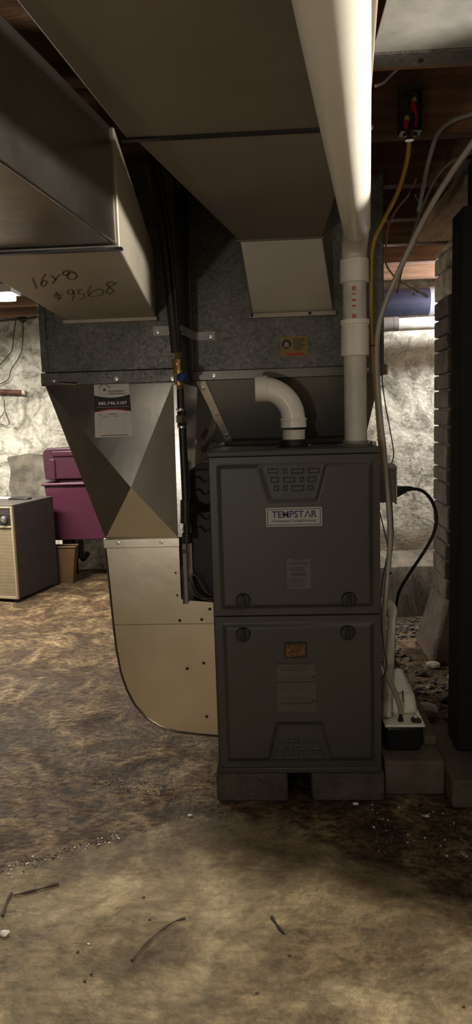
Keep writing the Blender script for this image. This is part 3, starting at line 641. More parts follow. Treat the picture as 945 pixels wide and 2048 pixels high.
plabel(stroke_mb(hand(S16), 0.0032, (0, 0, -1), 0.0004).build('handwriting', M_MARK, ldt, smooth=0), 'black marker numbers 16x8')
plabel(stroke_mb(hand(S98), 0.0028, (0, 0, -1), 0.0004).build('handwriting', M_MARK, ldt, smooth=0), 'black marker number 9868')
# joist-bay sheet
pz = 1.716; pa = atz(750, 105, pz)
pn = thing('joist_bay_pan', 'pale flat sheet-metal pan nailed under the joists beside the trunk duct', 'duct', (0.7, -0.9, pz))
MB().box(0.150, 1.6, -1.7, pa.y, pz, pz+0.004).build('sheet', M_PAN, pn, smooth=0)
MB().box(0.150, 1.6, pa.y+0.0005, pa.y+0.055, pz-0.004, pz+0.003).build('edge_flange', M_GALV, pn, bevel=0.001)
q = atz(842, 122, pz-0.004); screw_mb((q.x, q.y, pz-0.004), (0, 0, -1), 0.004).build('nail', M_IRON, pn)
# small sheet-metal behind, seen between return and supply
od = thing('offset_duct', 'tapered grey sheet-metal duct seen in the gap behind the gas pipe', 'duct', (-0.33, 0.75, 0.9))
def pl(pts, Y): return [at(x, y, Y) for x, y in pts]
MB().prism(pl([(372, 768), (398, 768), (432, 846), (410, 890), (396, 900)], 0.74), (0, 0.10, 0)).build('front_panel', M_SHEETD, od, smooth=0)
a1, a2, a3, a4 = at(432, 846, 0.735), at(440, 835, 0.80), at(415, 905, 0.80), at(402, 905, 0.735)
MB().prism([a1, a2, a3, a4], (0, 0.02, 0)).build('side_panel', M_SHEET, od, smooth=0)
a1, a2, a3, a4 = at(425, 832, 0.70), at(432, 846, 0.735), at(410, 890, 0.735), at(402, 872, 0.70)
MB().prism([a1, a2, a3, a4], (0, 0.015, 0)).build('side_panel', M_SHEET, od, smooth=0)
MB().prism(pl([(440, 800), (470, 800), (470, 900), (410, 905)], 0.86), (0, 0.2, 0)).build('rear_panel', M_SHEETD, od, smooth=0)
MB().box(-0.42, -0.26, 0.78, 1.05, 0.0, 0.96).build('riser', M_SHEET, od, smooth=0)

# ------------------------------------------------------------------ PVC pipes
RXp, RYp = 0.1735, 0.12
vp = thing('vent_pipe', 'long white plastic vent pipe rising from the furnace and turning overhead', 'pipe', (RXp, RYp, ZT))
z1 = at(712, 712, RYp).z; z2 = at(712, 640, RYp).z; z3 = at(712, 566, RYp).z; z4 = at(712, 520, RYp).z
MB().tube([(RXp, RYp, ZT+0.002), (RXp, RYp, z1+0.01)], 0.0302, 28).build('riser', M_PVCD, vp)
MB()._lathe([(0.031, 0), (0.0372, 0.0005), (0.0372, (z2-z1)*0.72), (0.0360, (z2-z1)*0.74), (0.0360, (z2-z1)*0.86), (0.0385, (z2-z1)*0.88), (0.0385, z2-z1), (0.031, z2-z1+0.0005)], Vector((RXp, RYp, z1)), Vector((0, 0, 1)), 28).build('coupling', M_PVC, vp)
pr_ = MB().tube([(RXp, RYp, z2-0.01), (RXp, RYp, z3+0.01)], 0.0308, 28).build('middle_pipe', M_PVCD, vp)
mb = MB()
for k, (zz, hh) in enumerate([(z3-0.012, 0.012), (z3-0.03, 0.004), (z3-0.045, 0.006), (z3-0.06, 0.005), (z2+0.012, 0.012)]):
    for j in range(3):
        a0 = math.radians(252+j*7); a1 = math.radians(257+j*7); r = 0.0311
        mb.prism([(RXp+r*math.cos(a0), RYp+r*math.sin(a0), zz-hh), (RXp+r*math.cos(a1), RYp+r*math.sin(a1), zz-hh), (RXp+r*math.cos(a1), RYp+r*math.sin(a1), zz), (RXp+r*math.cos(a0), RYp+r*math.sin(a0), zz)], (0, 0.0008, 0))
plabel(mb.build('red_print', M_REDINK, pr_, smooth=0), 'smudged red print')
MB()._lathe([(0.031, 0), (0.0378, 0.0005), (0.0378, z4-z3), (0.033, z4-z3+0.003)], Vector((RXp, RYp, z3)), Vector((0, 0, 1)), 28).build('elbow_hub', M_PVC, vp)
path = [atd(665, 5, 0.672)]
el = at(711, 478, RYp); zc = el.z
bend = [Vector((RXp-0.006, RYp-0.115, zc+0.004)), Vector((RXp-0.003, RYp-0.07, zc+0.004)), Vector((RXp, RYp-0.035, zc-0.004)), Vector((RXp, RYp-0.012, zc-0.018)), Vector((RXp, RYp-0.002, zc-0.036)), Vector((RXp, RYp, z4+0.001))]
dl = (path[0]-bend[0])/(path[0].y-bend[0].y); far0 = bend[0]+dl*(-2.7-bend[0].y); hp = [lerp(far0, bend[0], k/24) for k in range(25)]
MB().tube(hp, [0.0355]*(len(hp)-9)+[0.0355-0.0015*k/8 for k in range(9)], 32).build('overhead_pipe', M_PVC, vp)
MB().tube([bend[0]-Vector((0, 0.002, 0))]+bend[1:], [0.0338, 0.0335, 0.0335, 0.0335, 0.0335, 0.0335], 28).build('elbow', M_PVCD, vp)

ip = thing('intake_elbow', 'short glossy white plastic elbow standing on the furnace top beside the vent pipe', 'pipe', (0.0055, 0.12, ZT))
IX, IY = 0.0055, 0.12
MB().tube([(IX, IY, ZT+0.021), (IX, IY, 1.018)], 0.0308, 28).build('stub', M_PVCD, ip)
zs = at(588, 855, IY).z; zt = at(588, 838, IY).z
MB()._lathe([(0.031, 0), (0.0352, 0.0005), (0.0352, zt-zs-0.004), (0.0372, zt-zs-0.003), (0.0372, zt-zs+0.002), (0.032, zt-zs+0.003)], Vector((IX, IY, zs)), Vector((0, 0, 1)), 28).build('collar', M_PVC, ip)
zo = at(512, 778, IY).z; xo = at(511, 778, IY).x; Rb = 0.085
arc = [Vector((IX-Rb+Rb*math.cos(a), IY, zo-Rb+Rb*math.sin(a))) for a in [k*math.pi/2/10 for k in range(11)]]
arc = [Vector((IX, IY, zt-0.002))] + arc
MB().tube(arc, 0.0322, 28).build('bend', M_PVC, ip)
mo = MB(); mo._lathe([(0.0325, 0), (0.0355, 0.001), (0.0355, 0.032), (0.0345, 0.033), (0.030, 0.033), (0.030, 0.008), (0.0001, 0.0078)], Vector((xo+0.033, IY, zo)), Vector((-1, 0, 0)), 28); mo.build('mouth', M_PVC, ip)

# ------------------------------------------------------------------ gas line left of the furnace
GY = 0.045
gl = thing('gas_line', 'black gas pipe with brass fittings and a blue valve handle beside the furnace', 'pipe', (at(370, 1200, GY).x, GY, 0.55))
def g(x, y, Y=GY): return at(x, y, Y)
def vert(name, y0, y1, x, r, m, n=12, prof=None, par=gl):
    a = g(x[0] if isinstance(x, tuple) else x, y1); b = g(x[1] if isinstance(x, tuple) else x, y0)
    return MB().tube([a, b], r, n).build(name, m, par)
MB().tube(spline([g(300, 330, -0.02), g(322, 440, -0.005), g(336, 540, 0.01), g(346, 640, 0.03), g(352, 705)]), 0.0125, 12).build('black_tube', M_BLACKR, gl)
MB().tube(spline([g(318, 330, -0.03), g(336, 450, -0.015), g(348, 560, 0.0), g(355, 650, 0.03), g(358, 705)]), 0.006, 10).build('black_tube', M_BLACK, gl)
for k in range(5): vert('ferrule_ring', 662+k*8, 666+k*8, 355, 0.0115, M_BLACK)
vert('brass_nut', 703, 719, 356, 0.0095, M_BRASS, 6)
vert('brass_body', 719, 746, 355, 0.0118, M_BRASS, 8)
vert('brass_collar', 727, 731, 355, 0.0138, M_BRASS, 16)
vert('valve_body', 742, 770, 358, 0.0125, M_BRASS, 12)
q = g(364, 755, GY-0.014)
hb = MB(); hb.lathe([(0.007, -0.008), (0.0115, -0.005), (0.0135, 0.0), (0.0115, 0.006), (0.006, 0.010)], q, (0.2, -1, 0), 16); plabel(hb.build('valve_handle', M_BLUE, gl), 'blue plastic valve handle')
vert('brass_nut', 768, 780, (361, 360), 0.0105, M_BRASS, 6)
vert('nipple', 779, 818, (362, 361), 0.0098, M_IRON)
vert('nipple_ring', 817, 821, 362, 0.0125, M_STEEL)
vert('union', 822, 833, 363, 0.0115, M_IRON, 8); vert('union_nut', 831, 845, 363, 0.0155, M_STEEL, 6)
vert('union', 843, 853, 364, 0.0120, M_IRON, 8); vert('union_ring', 852, 856, 364, 0.0125, M_STEEL)
vert('riser_pipe', 855, 1003, (372, 365), 0.0105, M_IRON, 14)
vert('tee', 1000, 1046, (372, 372), 0.0150, M_IRON, 14)
b0 = g(376, 1022); b1 = Vector((-0.2285, GY+0.040, b0.z)); b0 = b0+Vector((0.005, 0.0, 0))
MB().tube([b0, b1], 0.009, 12).build('branch_pipe', M_IRON, gl)
MB().tube([b0+(b1-b0)*0.15, b0+(b1-b0)*0.34], 0.0125, 12).build('branch_collar', M_IRON, gl)
vert('nipple', 1045, 1070, 374, 0.0100, M_IRON); vert('cap', 1066, 1086, 374, 0.0130, M_IRON)
# marked channel below it
k0 = g(365, 1087); k1 = g(379, 1209)
ch = thing('marked_channel', 'narrow grey upright channel with a black letter below the gas pipe', 'channel', (k1.x-0.008, GY, k1.z))
cb = MB().box(k0.x, k1.x-0.002, GY-0.004, GY+0.02, k1.z+0.003, k0.z).build('body', M_GCABLE, ch, bevel=0.001)
MB().box(k0.x-0.004, k0.x-0.0005, GY-0.006, GY+0.02, k1.z+0.003, k0.z-0.06).build('lip', M_IRON, ch, smooth=0)
text_mb('K', ((k0.x+k1.x)/2-0.001, GY-0.0042, k0.z-0.017), (0, 0, 1), (-1, 0, 0), 0.013, 0.018, 0.03).build('lettering', M_INK, ch, smooth=0)
# dark filter cabinet and rolled booklet in the gap
fc = thing('filter_cabinet', 'black ribbed filter cabinet tucked between the gas pipe and the furnace side', 'filter', (-0.25, 0.3, 0.6))
ftz = at(400, 940, 0.13).z
MB().box(-0.288, -0.2245, 0.125, 0.50, 0.562, ftz).build('case', M_BLACKR, fc, bevel=0.002)
rnd = random.Random(8)
for k in range(5):
    z = ftz-0.03-k*0.035; MB().tube(spline([(-0.283, 0.123, z), (-0.262, 0.118, z+0.012), (-0.245, 0.123, z-0.004), (-0.228, 0.119, z+0.01)], 4), 0.0025, 6).build('rib', M_BLACK, fc)
bk = thing('rolled_booklet', 'curled printed booklet stuffed beside the furnace above the duct boot', 'booklet', (-0.25, 0.09, 0.56))
def curl(px, name, m, Y):
    pts = spline([at(x, y, Y) for x, y in px], 5); mb = MB(); L_ = [p for p in pts]
    for i in range(len(L_)-1):
        a, b = L_[i], L_[i+1]; n = (b-a).cross(Vector((0, 1, 0))).normalized()*0.0007
        mb.hexa([a-n, b-n, b-n+Vector((0, .02, 0)), a-n+Vector((0, .02, 0)), a+n, b+n, b+n+Vector((0, .02, 0)), a+n+Vector((0, .02, 0))])
    return mb.build(name, m, bk, smooth=60)
curl([(383, 1152), (390, 1150), (400, 1162), (412, 1182), (425, 1192)], 'page', M_PAPERR, 0.085)
curl([(383, 1153), (383, 1172), (390, 1188), (402, 1197), (425, 1202)], 'page', M_PAPERR, 0.085)
curl([(384, 1156), (388, 1175), (396, 1187), (408, 1195), (425, 1198)], 'page', M_GCABLE, 0.088)
curl([(386, 1158), (393, 1176), (404, 1187), (425, 1195)], 'page', M_RUST, 0.090)

# ------------------------------------------------------------------ right of the furnace
sw = thing('switch_box', 'grey electrical switch box fixed on the furnace side with a plug in it', 'electrical box', (0.255, 0.19, 0.805))
MB().box(0.2235, 0.286, 0.15, 0.22, 0.807, 0.913).build('box', M_GCABLE, sw, bevel=0.002)
MB().box(0.262, 0.284, 0.1465, 0.1495, 0.812, 0.903).build('cover', M_GALV, sw, bevel=0.001)
MB().box(0.2865, 0.2895, 0.145, 0.225, 0.802, 0.908).build('face_plate', M_PVCD, sw, bevel=0.001)
pw = thing('power_cord', 'black power cord plugged into the switch box and looping down to the pump', 'cord', (0.30, 0.185, 0.2))
pp = at(797, 980, 0.185); 
mb = MB(); mb.hexa([(0.290, 0.170, pp.z-0.022), (0.290, 0.200, pp.z-0.022), (0.290, 0.200, pp.z+0.012), (0.290, 0.170, pp.z+0.012), (0.322, 0.176, pp.z-0.006), (0.322, 0.194, pp.z-0.006), (0.322, 0.194, pp.z+0.010), (0.322, 0.176, pp.z+0.010)]); mb.build('plug', M_BLACK, pw, bevel=0.003)
MB().tube([(0.320, 0.185, pp.z+0.003), (0.338, 0.185, pp.z+0.003)], [0.0085, 0.0062], 10).build('strain_relief', M_BLACK, pw)
MB().tube(spline([(0.335, 0.185, pp.z+0.003), at(846, 982, 0.19), at(865, 1003, 0.2), at(874, 1035, 0.21), at(868, 1068, 0.22), at(850, 1102, 0.23), at(826, 1138, 0.25), at(806, 1170, 0.27), at(796, 1195, 0.29), at(790, 1250, 0.33), at(788, 1320, 0.36), at(792, 1362, 0.372)]), 0.0048, 10).build('cord', M_BLACK, pw)
# condensate pump on its slab
pm_ = thing('condensate_pump', 'white and black condensate pump sitting on a concrete slab beside the furnace', 'pump', (0.30, 0.24, 0.1))
TX0, TX1 = 0.2475, 0.3545
MB().hexa([(TX0+0.006, 0.098, 0.1005), (TX1-0.006, 0.098, 0.1005), (TX1-0.006, 0.385, 0.1005), (TX0+0.006, 0.385, 0.1005), (TX0, 0.092, 0.174), (TX1, 0.092, 0.174), (TX1, 0.39, 0.174), (TX0, 0.39, 0.174)]).build('tank', M_BLACK, pm_, bevel=0.008, seg=3)
MB().box(TX0-0.003, TX1+0.003, 0.087, 0.394, 0.1745, 0.183).build('lid', M_PVC, pm_, bevel=0.003)
hz = at(815, 1388, 0.17).z
MB().hexa([(0.262, 0.155, 0.1832), (0.352, 0.155, 0.1832), (0.352, 0.385, 0.1832), (0.262, 0.385, 0.1832), (0.268, 0.172, hz), (0.345, 0.172, hz), (0.345, 0.375, hz+0.008), (0.268, 0.375, hz+0.008)]).build('housing', M_PVC, pm_, bevel=0.014, seg=4)
def hyf(z): return 0.155+(z-0.1832)/(hz-0.1832)*0.017
for px in (794.5, 807.5):
    a = at(px, 1384, 0.166); b = at(px, 1405, 0.163); MB().hexa([(a.x-0.0017, hyf(b.z)-0.0008, b.z), (a.x+0.0017, hyf(b.z)-0.0008, b.z), (a.x+0.0017, hyf(b.z)+0.004, b.z), (a.x-0.0017, hyf(b.z)+0.004, b.z), (a.x-0.0017, hyf(a.z)-0.0008, a.z), (a.x+0.0017, hyf(a.z)-0.0008, a.z), (a.x+0.0017, hyf(a.z)+0.004, a.z), (a.x-0.0017, hyf(a.z)+0.004, a.z)]).build('vent_slot', M_INK, pm_, smooth=0)
bq = at(802, 1446, 0.115)
MB()._lathe([(0.0085, 0), (0.0085, 0.004), (0.006, 0.006), (0.007, 0.010), (0.0045, 0.012), (0.0055, 0.018), (0.0035, 0.020), (0.0045, 0.026)], Vector((bq.x, 0.115, 0.183)), Vector((0, 0, 1)), 14).build('barb_fitting', M_BLACK, pm_)
cq = at(833, 1444, 0.112)
MB()._lathe([(0.0145, 0), (0.0145, 0.005), (0.012, 0.007)], Vector((cq.x, 0.112, 0.183)), Vector((0.12, -0.25, 1)), 20).build('cap', M_BLACK, pm_)
MB().box(cq.x-0.006, cq.x+0.004, 0.114, 0.124, 0.183, 0.200).build('float_pin', M_PVCD, pm_, bevel=0.002)
# vinyl tube from ceiling to pump
vt = tag(MB().tube(spline([at(1010, 190, -0.25), at(945, 288, -0.12), at(900, 352, -0.04), at(852, 432, 0.03), at(812, 514, 0.08), at(778, 590, 0.11), at(760, 645, 0.125), at(754, 700, 0.13), at(756, 770, 0.13), at(763, 850, 0.125), at(769, 900, 0.12), at(773, 960, 0.117), at(779, 1020, 0.115), at(781, 1075, 0.11), at(778, 1130, 0.10), at(773, 1185, 0.09), at(768, 1240, 0.085), at(768, 1300, 0.085), at(776, 1350, 0.095), at(792, 1388, 0.112), at(800, 1412, 0.115), Vector((bq.x, 0.115, 0.206))]), 0.0074, 12).build('vinyl_tube', M_VINYL), 'translucent vinyl drain tube running from the joists down to the condensate pump', 'tube')
yc = tag(MB().tube(spline([at(819, 285, -0.035), at(814, 325, -0.02), at(796, 385, 0.03), at(768, 440, 0.09), at(748, 485, 0.13), at(743, 545, 0.155), at(743, 620, 0.16), at(746, 700, 0.16), at(753, 790, 0.16), at(759, 870, 0.165), at(765, 925, 0.175), Vector((0.25, 0.18, 0.912))]), 0.0056, 10).build('electrical_cable', M_YCABLE), 'yellow electrical cable hanging from the junction box down to the switch box', 'cable')
for (px, py, Y) in [(750, 692, 0.143), (778, 1146, 0.10)]:
    c = at(px, py, Y); rr = 0.0175 if Y > 0.12 else 0.0092
    tag(MB().tube([c+Vector((rr*math.cos(a), rr*math.sin(a), 0)) for a in [2*math.pi*k/16 for k in range(17)]], 0.0016, 6, False).build('cable_tie', M_BLACK), 'black cable tie around the '+('yellow cable and vinyl tube' if Y > 0.12 else 'vinyl tube below the switch box'), 'cable tie')
tag(MB().tube(spline([at(762, 640, 0.15), at(764, 740, 0.155), at(770, 800, 0.16), at(780, 855, 0.165), at(788, 905, 0.17), Vector((0.279, 0.175, 0.914))]), 0.0016, 6).build('thermostat_wire', M_WIRE), 'thin dark wire running down into the top of the switch box', 'wire')
tag(MB().tube(spline([Vector((0.237, 0.17, 0.806)), at(769, 1060, 0.15), at(776, 1100, 0.14), at(766, 1160, 0.075), at(762, 1215, 0.068), at(768, 1290, 0.060), at(774, 1330, 0.060), at(768, 1352, 0.062), at(760, 1362, 0.066)]), 0.0016, 6).build('thermostat_wire', M_WIRE), 'thin dark wire looping from under the switch box to the furnace side', 'wire')
tag(MB().tube(spline([Vector((0.281, 0.19, 0.806)), at(787, 1060, 0.18), at(784, 1110, 0.17), at(776, 1165, 0.16)]), 0.0016, 6).build('thermostat_wire', M_WIRE), 'thin dark wire hanging straight below the switch box', 'wire')
# white drain pipe
dp = thing('drain_pipe', 'white plastic drain pipe with elbow dropping from the furnace side into the pump', 'pipe', (0.28, 0.2, 0.183))
d0 = at(785, 1228, 0.25)
MB().tube(spline([(0.2235, 0.25, d0.z+0.033), (0.245, 0.25, d0.z+0.035), (d0.x-0.012, 0.25, d0.z+0.028), (d0.x-0.001, 0.25, d0.z+0.014), (d0.x, 0.25, d0.z-0.002)], 6), 0.0158, 20).build('elbow', M_PVC, dp)
dend = Vector((0.256, 0.128, 0.189)); 
MB().tube([(d0.x, 0.25, d0.z), lerp((d0.x, 0.25, d0.z), dend, 0.55)], 0.0130, 18).build('pipe', M_PVC, dp)
MB().tube([lerp((d0.x, 0.25, d0.z), dend, 0.50), dend], 0.0142, 18).build('outer_section', M_PVCD, dp)
MB().tube([(0.2345, 0.27, 0.50), (0.2345, 0.27, 0.19), (0.240, 0.22, 0.185)], 0.0095, 12).build('side_tube', M_PVC, dp)
sl_ = MB().box(0.2365, 0.402, 0.035, 0.62, 0.0, 0.0995).build('concrete_slab', M_SLAB, None, bevel=0.008, seg=3); tag(sl_, 'flat concrete slab carrying the condensate pump beside the furnace', 'slab')
fl_ = MB().box(0.362, 0.401, 0.13, 0.40, 0.0998, 0.128).build('brick', M_SLAB, None, bevel=0.006, seg=2); tag(fl_, 'worn flat brick lying on the slab beside the pump', 'brick')
# coil of dark cable behind the pump
cw_ = thing('cable_coil', 'tangled coil of dark cable lying on the floor behind the pump', 'cable', (0.36, 0.8, 0.0))
rnd = random.Random(3)
for k in range(7):
    c = Vector((0.335+rnd.uniform(-.03, .04), 0.76+rnd.uniform(-.04, .05), 0.06+k*0.012)); u = Vector((rnd.uniform(-1, 1), rnd.uniform(-1, 1), rnd.uniform(-.2, .5))).normalized(); v = u.orthogonal().normalized(); rr = rnd.uniform(0.04, 0.055)
    MB().tube([c+u*rr*math.cos(a)+v*rr*0.6*math.sin(a) for a in [2*math.pi*i/24 for i in range(25)]], 0.0032, 6, False).build('loop', M_GCABLE if k % 3 == 0 else M_BLACK, cw_)
MB().box(0.26, 0.405, 0.66, 1.15, 0.0005, 0.05).build('cable_bundle', M_BLACKR, cw_, bevel=0.02, seg=3)

# timber post and its pad
po = thing('support_post', 'dark square timber post standing on a concrete pad beside the pump slab', 'post', (0.51, 0.18, 0))
MB().box(0.457, 0.575, 0.13, 0.25, 0.0805, 1.585).build('timber', M_POST, po, bevel=0.008, seg=3)
MB().tube([(0.515, 0.19, 1.585), (0.515, 0.19, 1.70)], 0.03, 16).build('jack_screw', M_IRON, po)
MB().box(0.46, 0.57, 0.135, 0.245, 1.70, 1.721).build('cap_plate', M_IRON, po, smooth=0)
pd = MB().box(0.4055, 0.66, -0.035, 0.33, 0.0, 0.080).build('concrete_pad', M_SLAB, None, bevel=0.008, seg=3); tag(pd, 'square concrete pad under the dark timber post', 'pad')
# stone pier with beam
PX0, PX1, PYa, PYb = 0.652, 0.90, 1.14, 1.40
pi_ = thing('stone_pier', 'rough brown stone pier with a whitewashed top behind the timber post', 'pier', ((PX0+PX1)/2, 1.27, 0))
rnd = random.Random(12); z = 0.0; k = 0
MB().hexa([(PX0-0.08, PYa-0.08, 0), (PX1, PYa-0.08, 0), (PX1, PYb, 0), (PX0-0.08, PYb, 0), (PX0-0.005, PYa-0.01, 0.26), (PX1, PYa-0.01, 0.26), (PX1, PYb, 0.26), (PX0-0.005, PYb, 0.26)]).build('footing', M_STONE, pi_, bevel=0.02, seg=2)
MB().box(PX0+0.02, PX1-0.02, PYa+0.02, PYb-0.02, 0.25, 1.715).build('mortar_core', M_SLAB, pi_, smooth=0)
z = 0.262
while z < 1.70:
    h = min(rnd.uniform(0.06, 0.11), 1.715-z); x = PX0; 
    while x < PX1-0.03:
        wd = min(rnd.uniform(0.09, 0.15), PX1-x); j = rnd.uniform(-0.006, 0.008)
        vs = [Vector((x+rnd.uniform(-.006, .006)+(0.003), PYa+j+rnd.uniform(-.006, .006), z+0.003)), Vector((x+wd-0.004, PYa+j, z+0.003)), Vector((x+wd-0.004, PYb, z+0.003)), Vector((x+0.003, PYb, z+0.003)),
              Vector((x+rnd.uniform(-.006, .006)+0.003, PYa+j+rnd.uniform(-.006, .006), z+h-0.003)), Vector((x+wd-0.004, PYa+j, z+h-0.003)), Vector((x+wd-0.004, PYb, z+h-0.003)), Vector((x+0.003, PYb, z+h-0.003))]
        MB().hexa(vs).build('stone', M_STONEW if z > 1.50 else M_STONE, pi_, bevel=0.007); k += 1; x += wd
    z += h
bm_o = MB().box(0.495, 0.78, 0.27, 0.97, 1.675, 1.7215).build('timber_beam', M_WOODL, None, bevel=0.004)
tag(bm_o, 'rough-sawn pale timber beam lying under the joists next to the stone pier', 'beam')

# round ducts on the right rear wall
for q, (ya, yb, lab) in enumerate([(576, 632, 'larger grey-blue round metal duct running along the rear wall under the joists'), (633, 661, 'thin pale round pipe running just below the larger round duct')]):
    Yd = 1.94-0.10*q; a = at(830, ya, Yd); b = at(830, yb, Yd); r = (a.z-b.z)/2
    t = thing('round_duct' if q == 0 else 'round_pipe', lab, 'duct' if q == 0 else 'pipe', (0.8, Yd, b.z))
    MB().tube([(0.30, Yd, (a.z+b.z)/2-0.006), (1.7, Yd, (a.z+b.z)/2+0.012)], r-0.002, 32).build('tube', M_BLUEDUCT if q == 0 else M_PVCD, t)
    cx = at(862 if q == 0 else 792, 600, Yd).x
    MB().tube([(cx-0.012, Yd, (a.z+b.z)/2+0.001), (cx+0.012, Yd, (a.z+b.z)/2+0.001)], r+0.002, 32).build('band', M_BLUEDUCT if q == 0 else M_GCABLE, t)
    MB().tube([(0.305, Yd, (a.z+b.z)/2-0.005), (cx-0.012, Yd, (a.z+b.z)/2+0.001)], r+0.0015, 32).build('outer_section', M_NAVYD if q == 0 else M_GCABLE, t)  # left length of each, drawn darker and slightly wider than the rest

# junction box on the joist
jb = thing('junction_box', 'open metal junction box with two wire nuts screwed to a joist', 'electrical box', (0.3, -0.02, 1.72))
a = at(800, 172, -0.035); b = at(846, 262, -0.035)
mb = MB(); x0, x1, z0, z1 = a.x, b.x, b.z, a.z; tkn = 0.0018
mb.box(x0, x1, -0.004, -0.001, z0, z1).box(x0, x0+tkn, -0.040, -0.004, z0, z1).box(x1-tkn, x1, -0.040, -0.004, z0, z1).box(x0, x1, -0.040, -0.004, z0, z0+tkn).box(x0, x1, -0.040, -0.004, z1-tkn, z1)
mb.build('box', M_GALV, jb, smooth=0)
for px, py, sc_ in [(813, 245, 1.0), (828, 208, 1.0)]:
    q = at(px, py, -0.024); wn = MB(); wn.lathe([(0.0062, -0.016), (0.0075, -0.006), (0.0072, 0.004)], q, (0.15, 0, 1), 10); w_ = wn.build('wire_nut', M_RED, jb)
    wn = MB(); wn.lathe([(0.0074, 0.0042), (0.0068, 0.010), (0.004, 0.015)], q, (0.15, 0, 1), 10); wn.build('nut_cap', M_TAN, w_)
MB().tube(spline([at(830, 215, -0.022), at(834, 232, -0.02), at(832, 255, -0.02)]), 0.004, 8).build('wire', M_RED, jb)
MB().tube(spline([at(808, 195, -0.02), at(820, 185, -0.022), at(836, 192, -0.02), at(838, 225, -0.018), at(830, 250, -0.018)]), 0.003, 8).build('wire', M_BLACK, jb)
cq = at(820, 272, -0.034)
MB().lathe([(0.011, -0.010), (0.011, 0.003), (0.009, 0.012)], cq, (0, 0, 1), 8).build('clamp', M_STEEL, jb)
for dx in (-0.011, 0.011): screw_mb(cq+Vector((dx, -0.006, 0)), (0, -1, 0), 0.005).build('screw', M_STEEL, jb)

# other cables in the joist space
def cable(pts, r, m, name, lab, cat='cable'): return tag(MB().tube(spline(pts), r, 8).build(name, m), lab, cat)
cable([at(985, 215, -0.05), at(945, 228, -0.045), at(905, 242, -0.04), at(878, 265, -0.035), at(863, 305, -0.03), at(853, 345, 0.02), at(846, 380, 0.12), at(838, 420, 0.35)], 0.0055, M_GCABLE, 'grey_cable', 'dull grey cable bending along the joist beside the junction box')
cable([at(945, 305, -0.03), at(895, 330, 0.1), at(860, 380, 0.2), at(825, 470, 0.35), at(805, 540, 0.5), at(795, 585, 0.6)], 0.003, M_GCABLE, 'thin_cable', 'thin dark grey cable slanting behind the vinyl tube')
cable([at(771, 470, 0.4), at(790, 425, 0.38), at(818, 390, 0.36), at(826, 375, 0.36), at(834, 357, 0.36)], 0.0032, M_COPPER, 'tan_cable', 'short tan cable end sticking up among the joists')
fr = thing('frayed_wires', 'tuft of frayed dark wires hanging between the joists beside the vinyl tube', 'wires', tuple(at(830, 400, 0.36)))
rnd = random.Random(6)
for k in range(9):
    MB().tube(spline([at(824, 384, 0.36), at(830+rnd.uniform(-10, 14), 384+rnd.uniform(-8, 6), 0.35+rnd.uniform(-.02, .02)), at(838+rnd.uniform(-14, 14), 398+rnd.uniform(-6, 10), 0.35), at(840+rnd.uniform(-12, 14), 410+rnd.uniform(-8, 12), 0.36)]), 0.0011, 5).build('strand', M_PVCD if k == 0 else M_WIRE, fr)
dw = thing('dangling_wire', 'twisted tan wire with a pale wire nut dangling in front of the round duct', 'wire', tuple(at(850, 590, 0.7)))
tp = spline([Vector((0.372, 0.82, 1.724)), at(771, 510, 0.8), at(776, 535, 0.78), at(792, 555, 0.74), at(812, 570, 0.72), at(832, 580, 0.7), at(846, 588, 0.7)])
MB().tube(tp, 0.0032, 6).build('wire', M_COPPER, dw)
MB().tube([p+Vector((0, 0, 0.004*math.sin(i*1.3)-0.002)) for i, p in enumerate(tp[8:-3])], 0.0024, 6).build('wire', M_COPPER, dw)
MB().tube([at(844, 587, 0.7), at(850, 590, 0.7), at(857, 594, 0.7)], [0.005, 0.0075, 0.005], 10).build('wire_nut', M_PVCD, dw)
MB().tube([at(829, 586, 0.69), at(827, 591, 0.69)], 0.004, 6).build('stub', M_COPPER, dw)
cable([at(752, 172, -0.30), at(768, 165, -0.28), at(783, 150, -0.26), at(805, 130, -0.24)], 0.0028, M_PVCD, 'cord_end', 'pale frayed cord end hanging beside the junction box', 'cord')

# ------------------------------------------------------------------ left background
def frame_box(mb, O, t, s_, a0, a1, b0, b1, z0, z1):
    def q(a, b, z): v = Vector(O)+Vector(t)*a+Vector(s_)*b; return (v.x, v.y, z)
    return mb.hexa([q(a0, b0, z0), q(a1, b0, z0), q(a1, b1, z0), q(a0, b1, z0), q(a0, b0, z1), q(a1, b0, z1), q(a1, b1, z1), q(a0, b1, z1)])
O = (-1.577, 2.222, 0); s1 = Vector((0.253, 0.967, 0)).normalized(); t1 = Vector((-s1.y, s1.x, 0))
dh = thing('dehumidifier', 'old brown cabinet dehumidifier with beige front grille and control knob', 'dehumidifier', (-1.70, 2.48, 0))
HD = 0.572
frame_box(MB(), O, t1, s1, 0, 0.36, 0.012, 0.44, 0.018, HD).build('cabinet', M_CAB, dh, bevel=0.004)
frame_box(MB(), O, t1, s1, 0.0, 0.36, 0.0, 0.44, HD+0.0005, HD+0.006).build('top', M_CABTOP, dh, bevel=0.002)
for a0, a1, z0, z1 in [(0, 0.012, 0.02, HD-0.002), (0.348, 0.36, 0.02, HD-0.002), (0.013, 0.347, 0.02, 0.034), (0.013, 0.347, HD-0.012, HD-0.002), (0.013, 0.347, 0.445, 0.455)]:
    frame_box(MB(), O, t1, s1, a0, a1, -0.006, 0.0115, z0, z1).build('trim', M_TRIM, dh, bevel=0.001)
for k in range(20):
    z = 0.036+k*0.0204; frame_box(MB(), O, t1, s1, 0.0135, 0.3465, 0.0, 0.0115, z, z+0.0195).build('grille_slat', M_BEIGE, dh, smooth=0)
frame_box(MB(), O, t1, s1, 0.0135, 0.3465, -0.001, 0.0115, 0.4555, 0.52).build('control_panel', M_BLACK, dh, smooth=0)
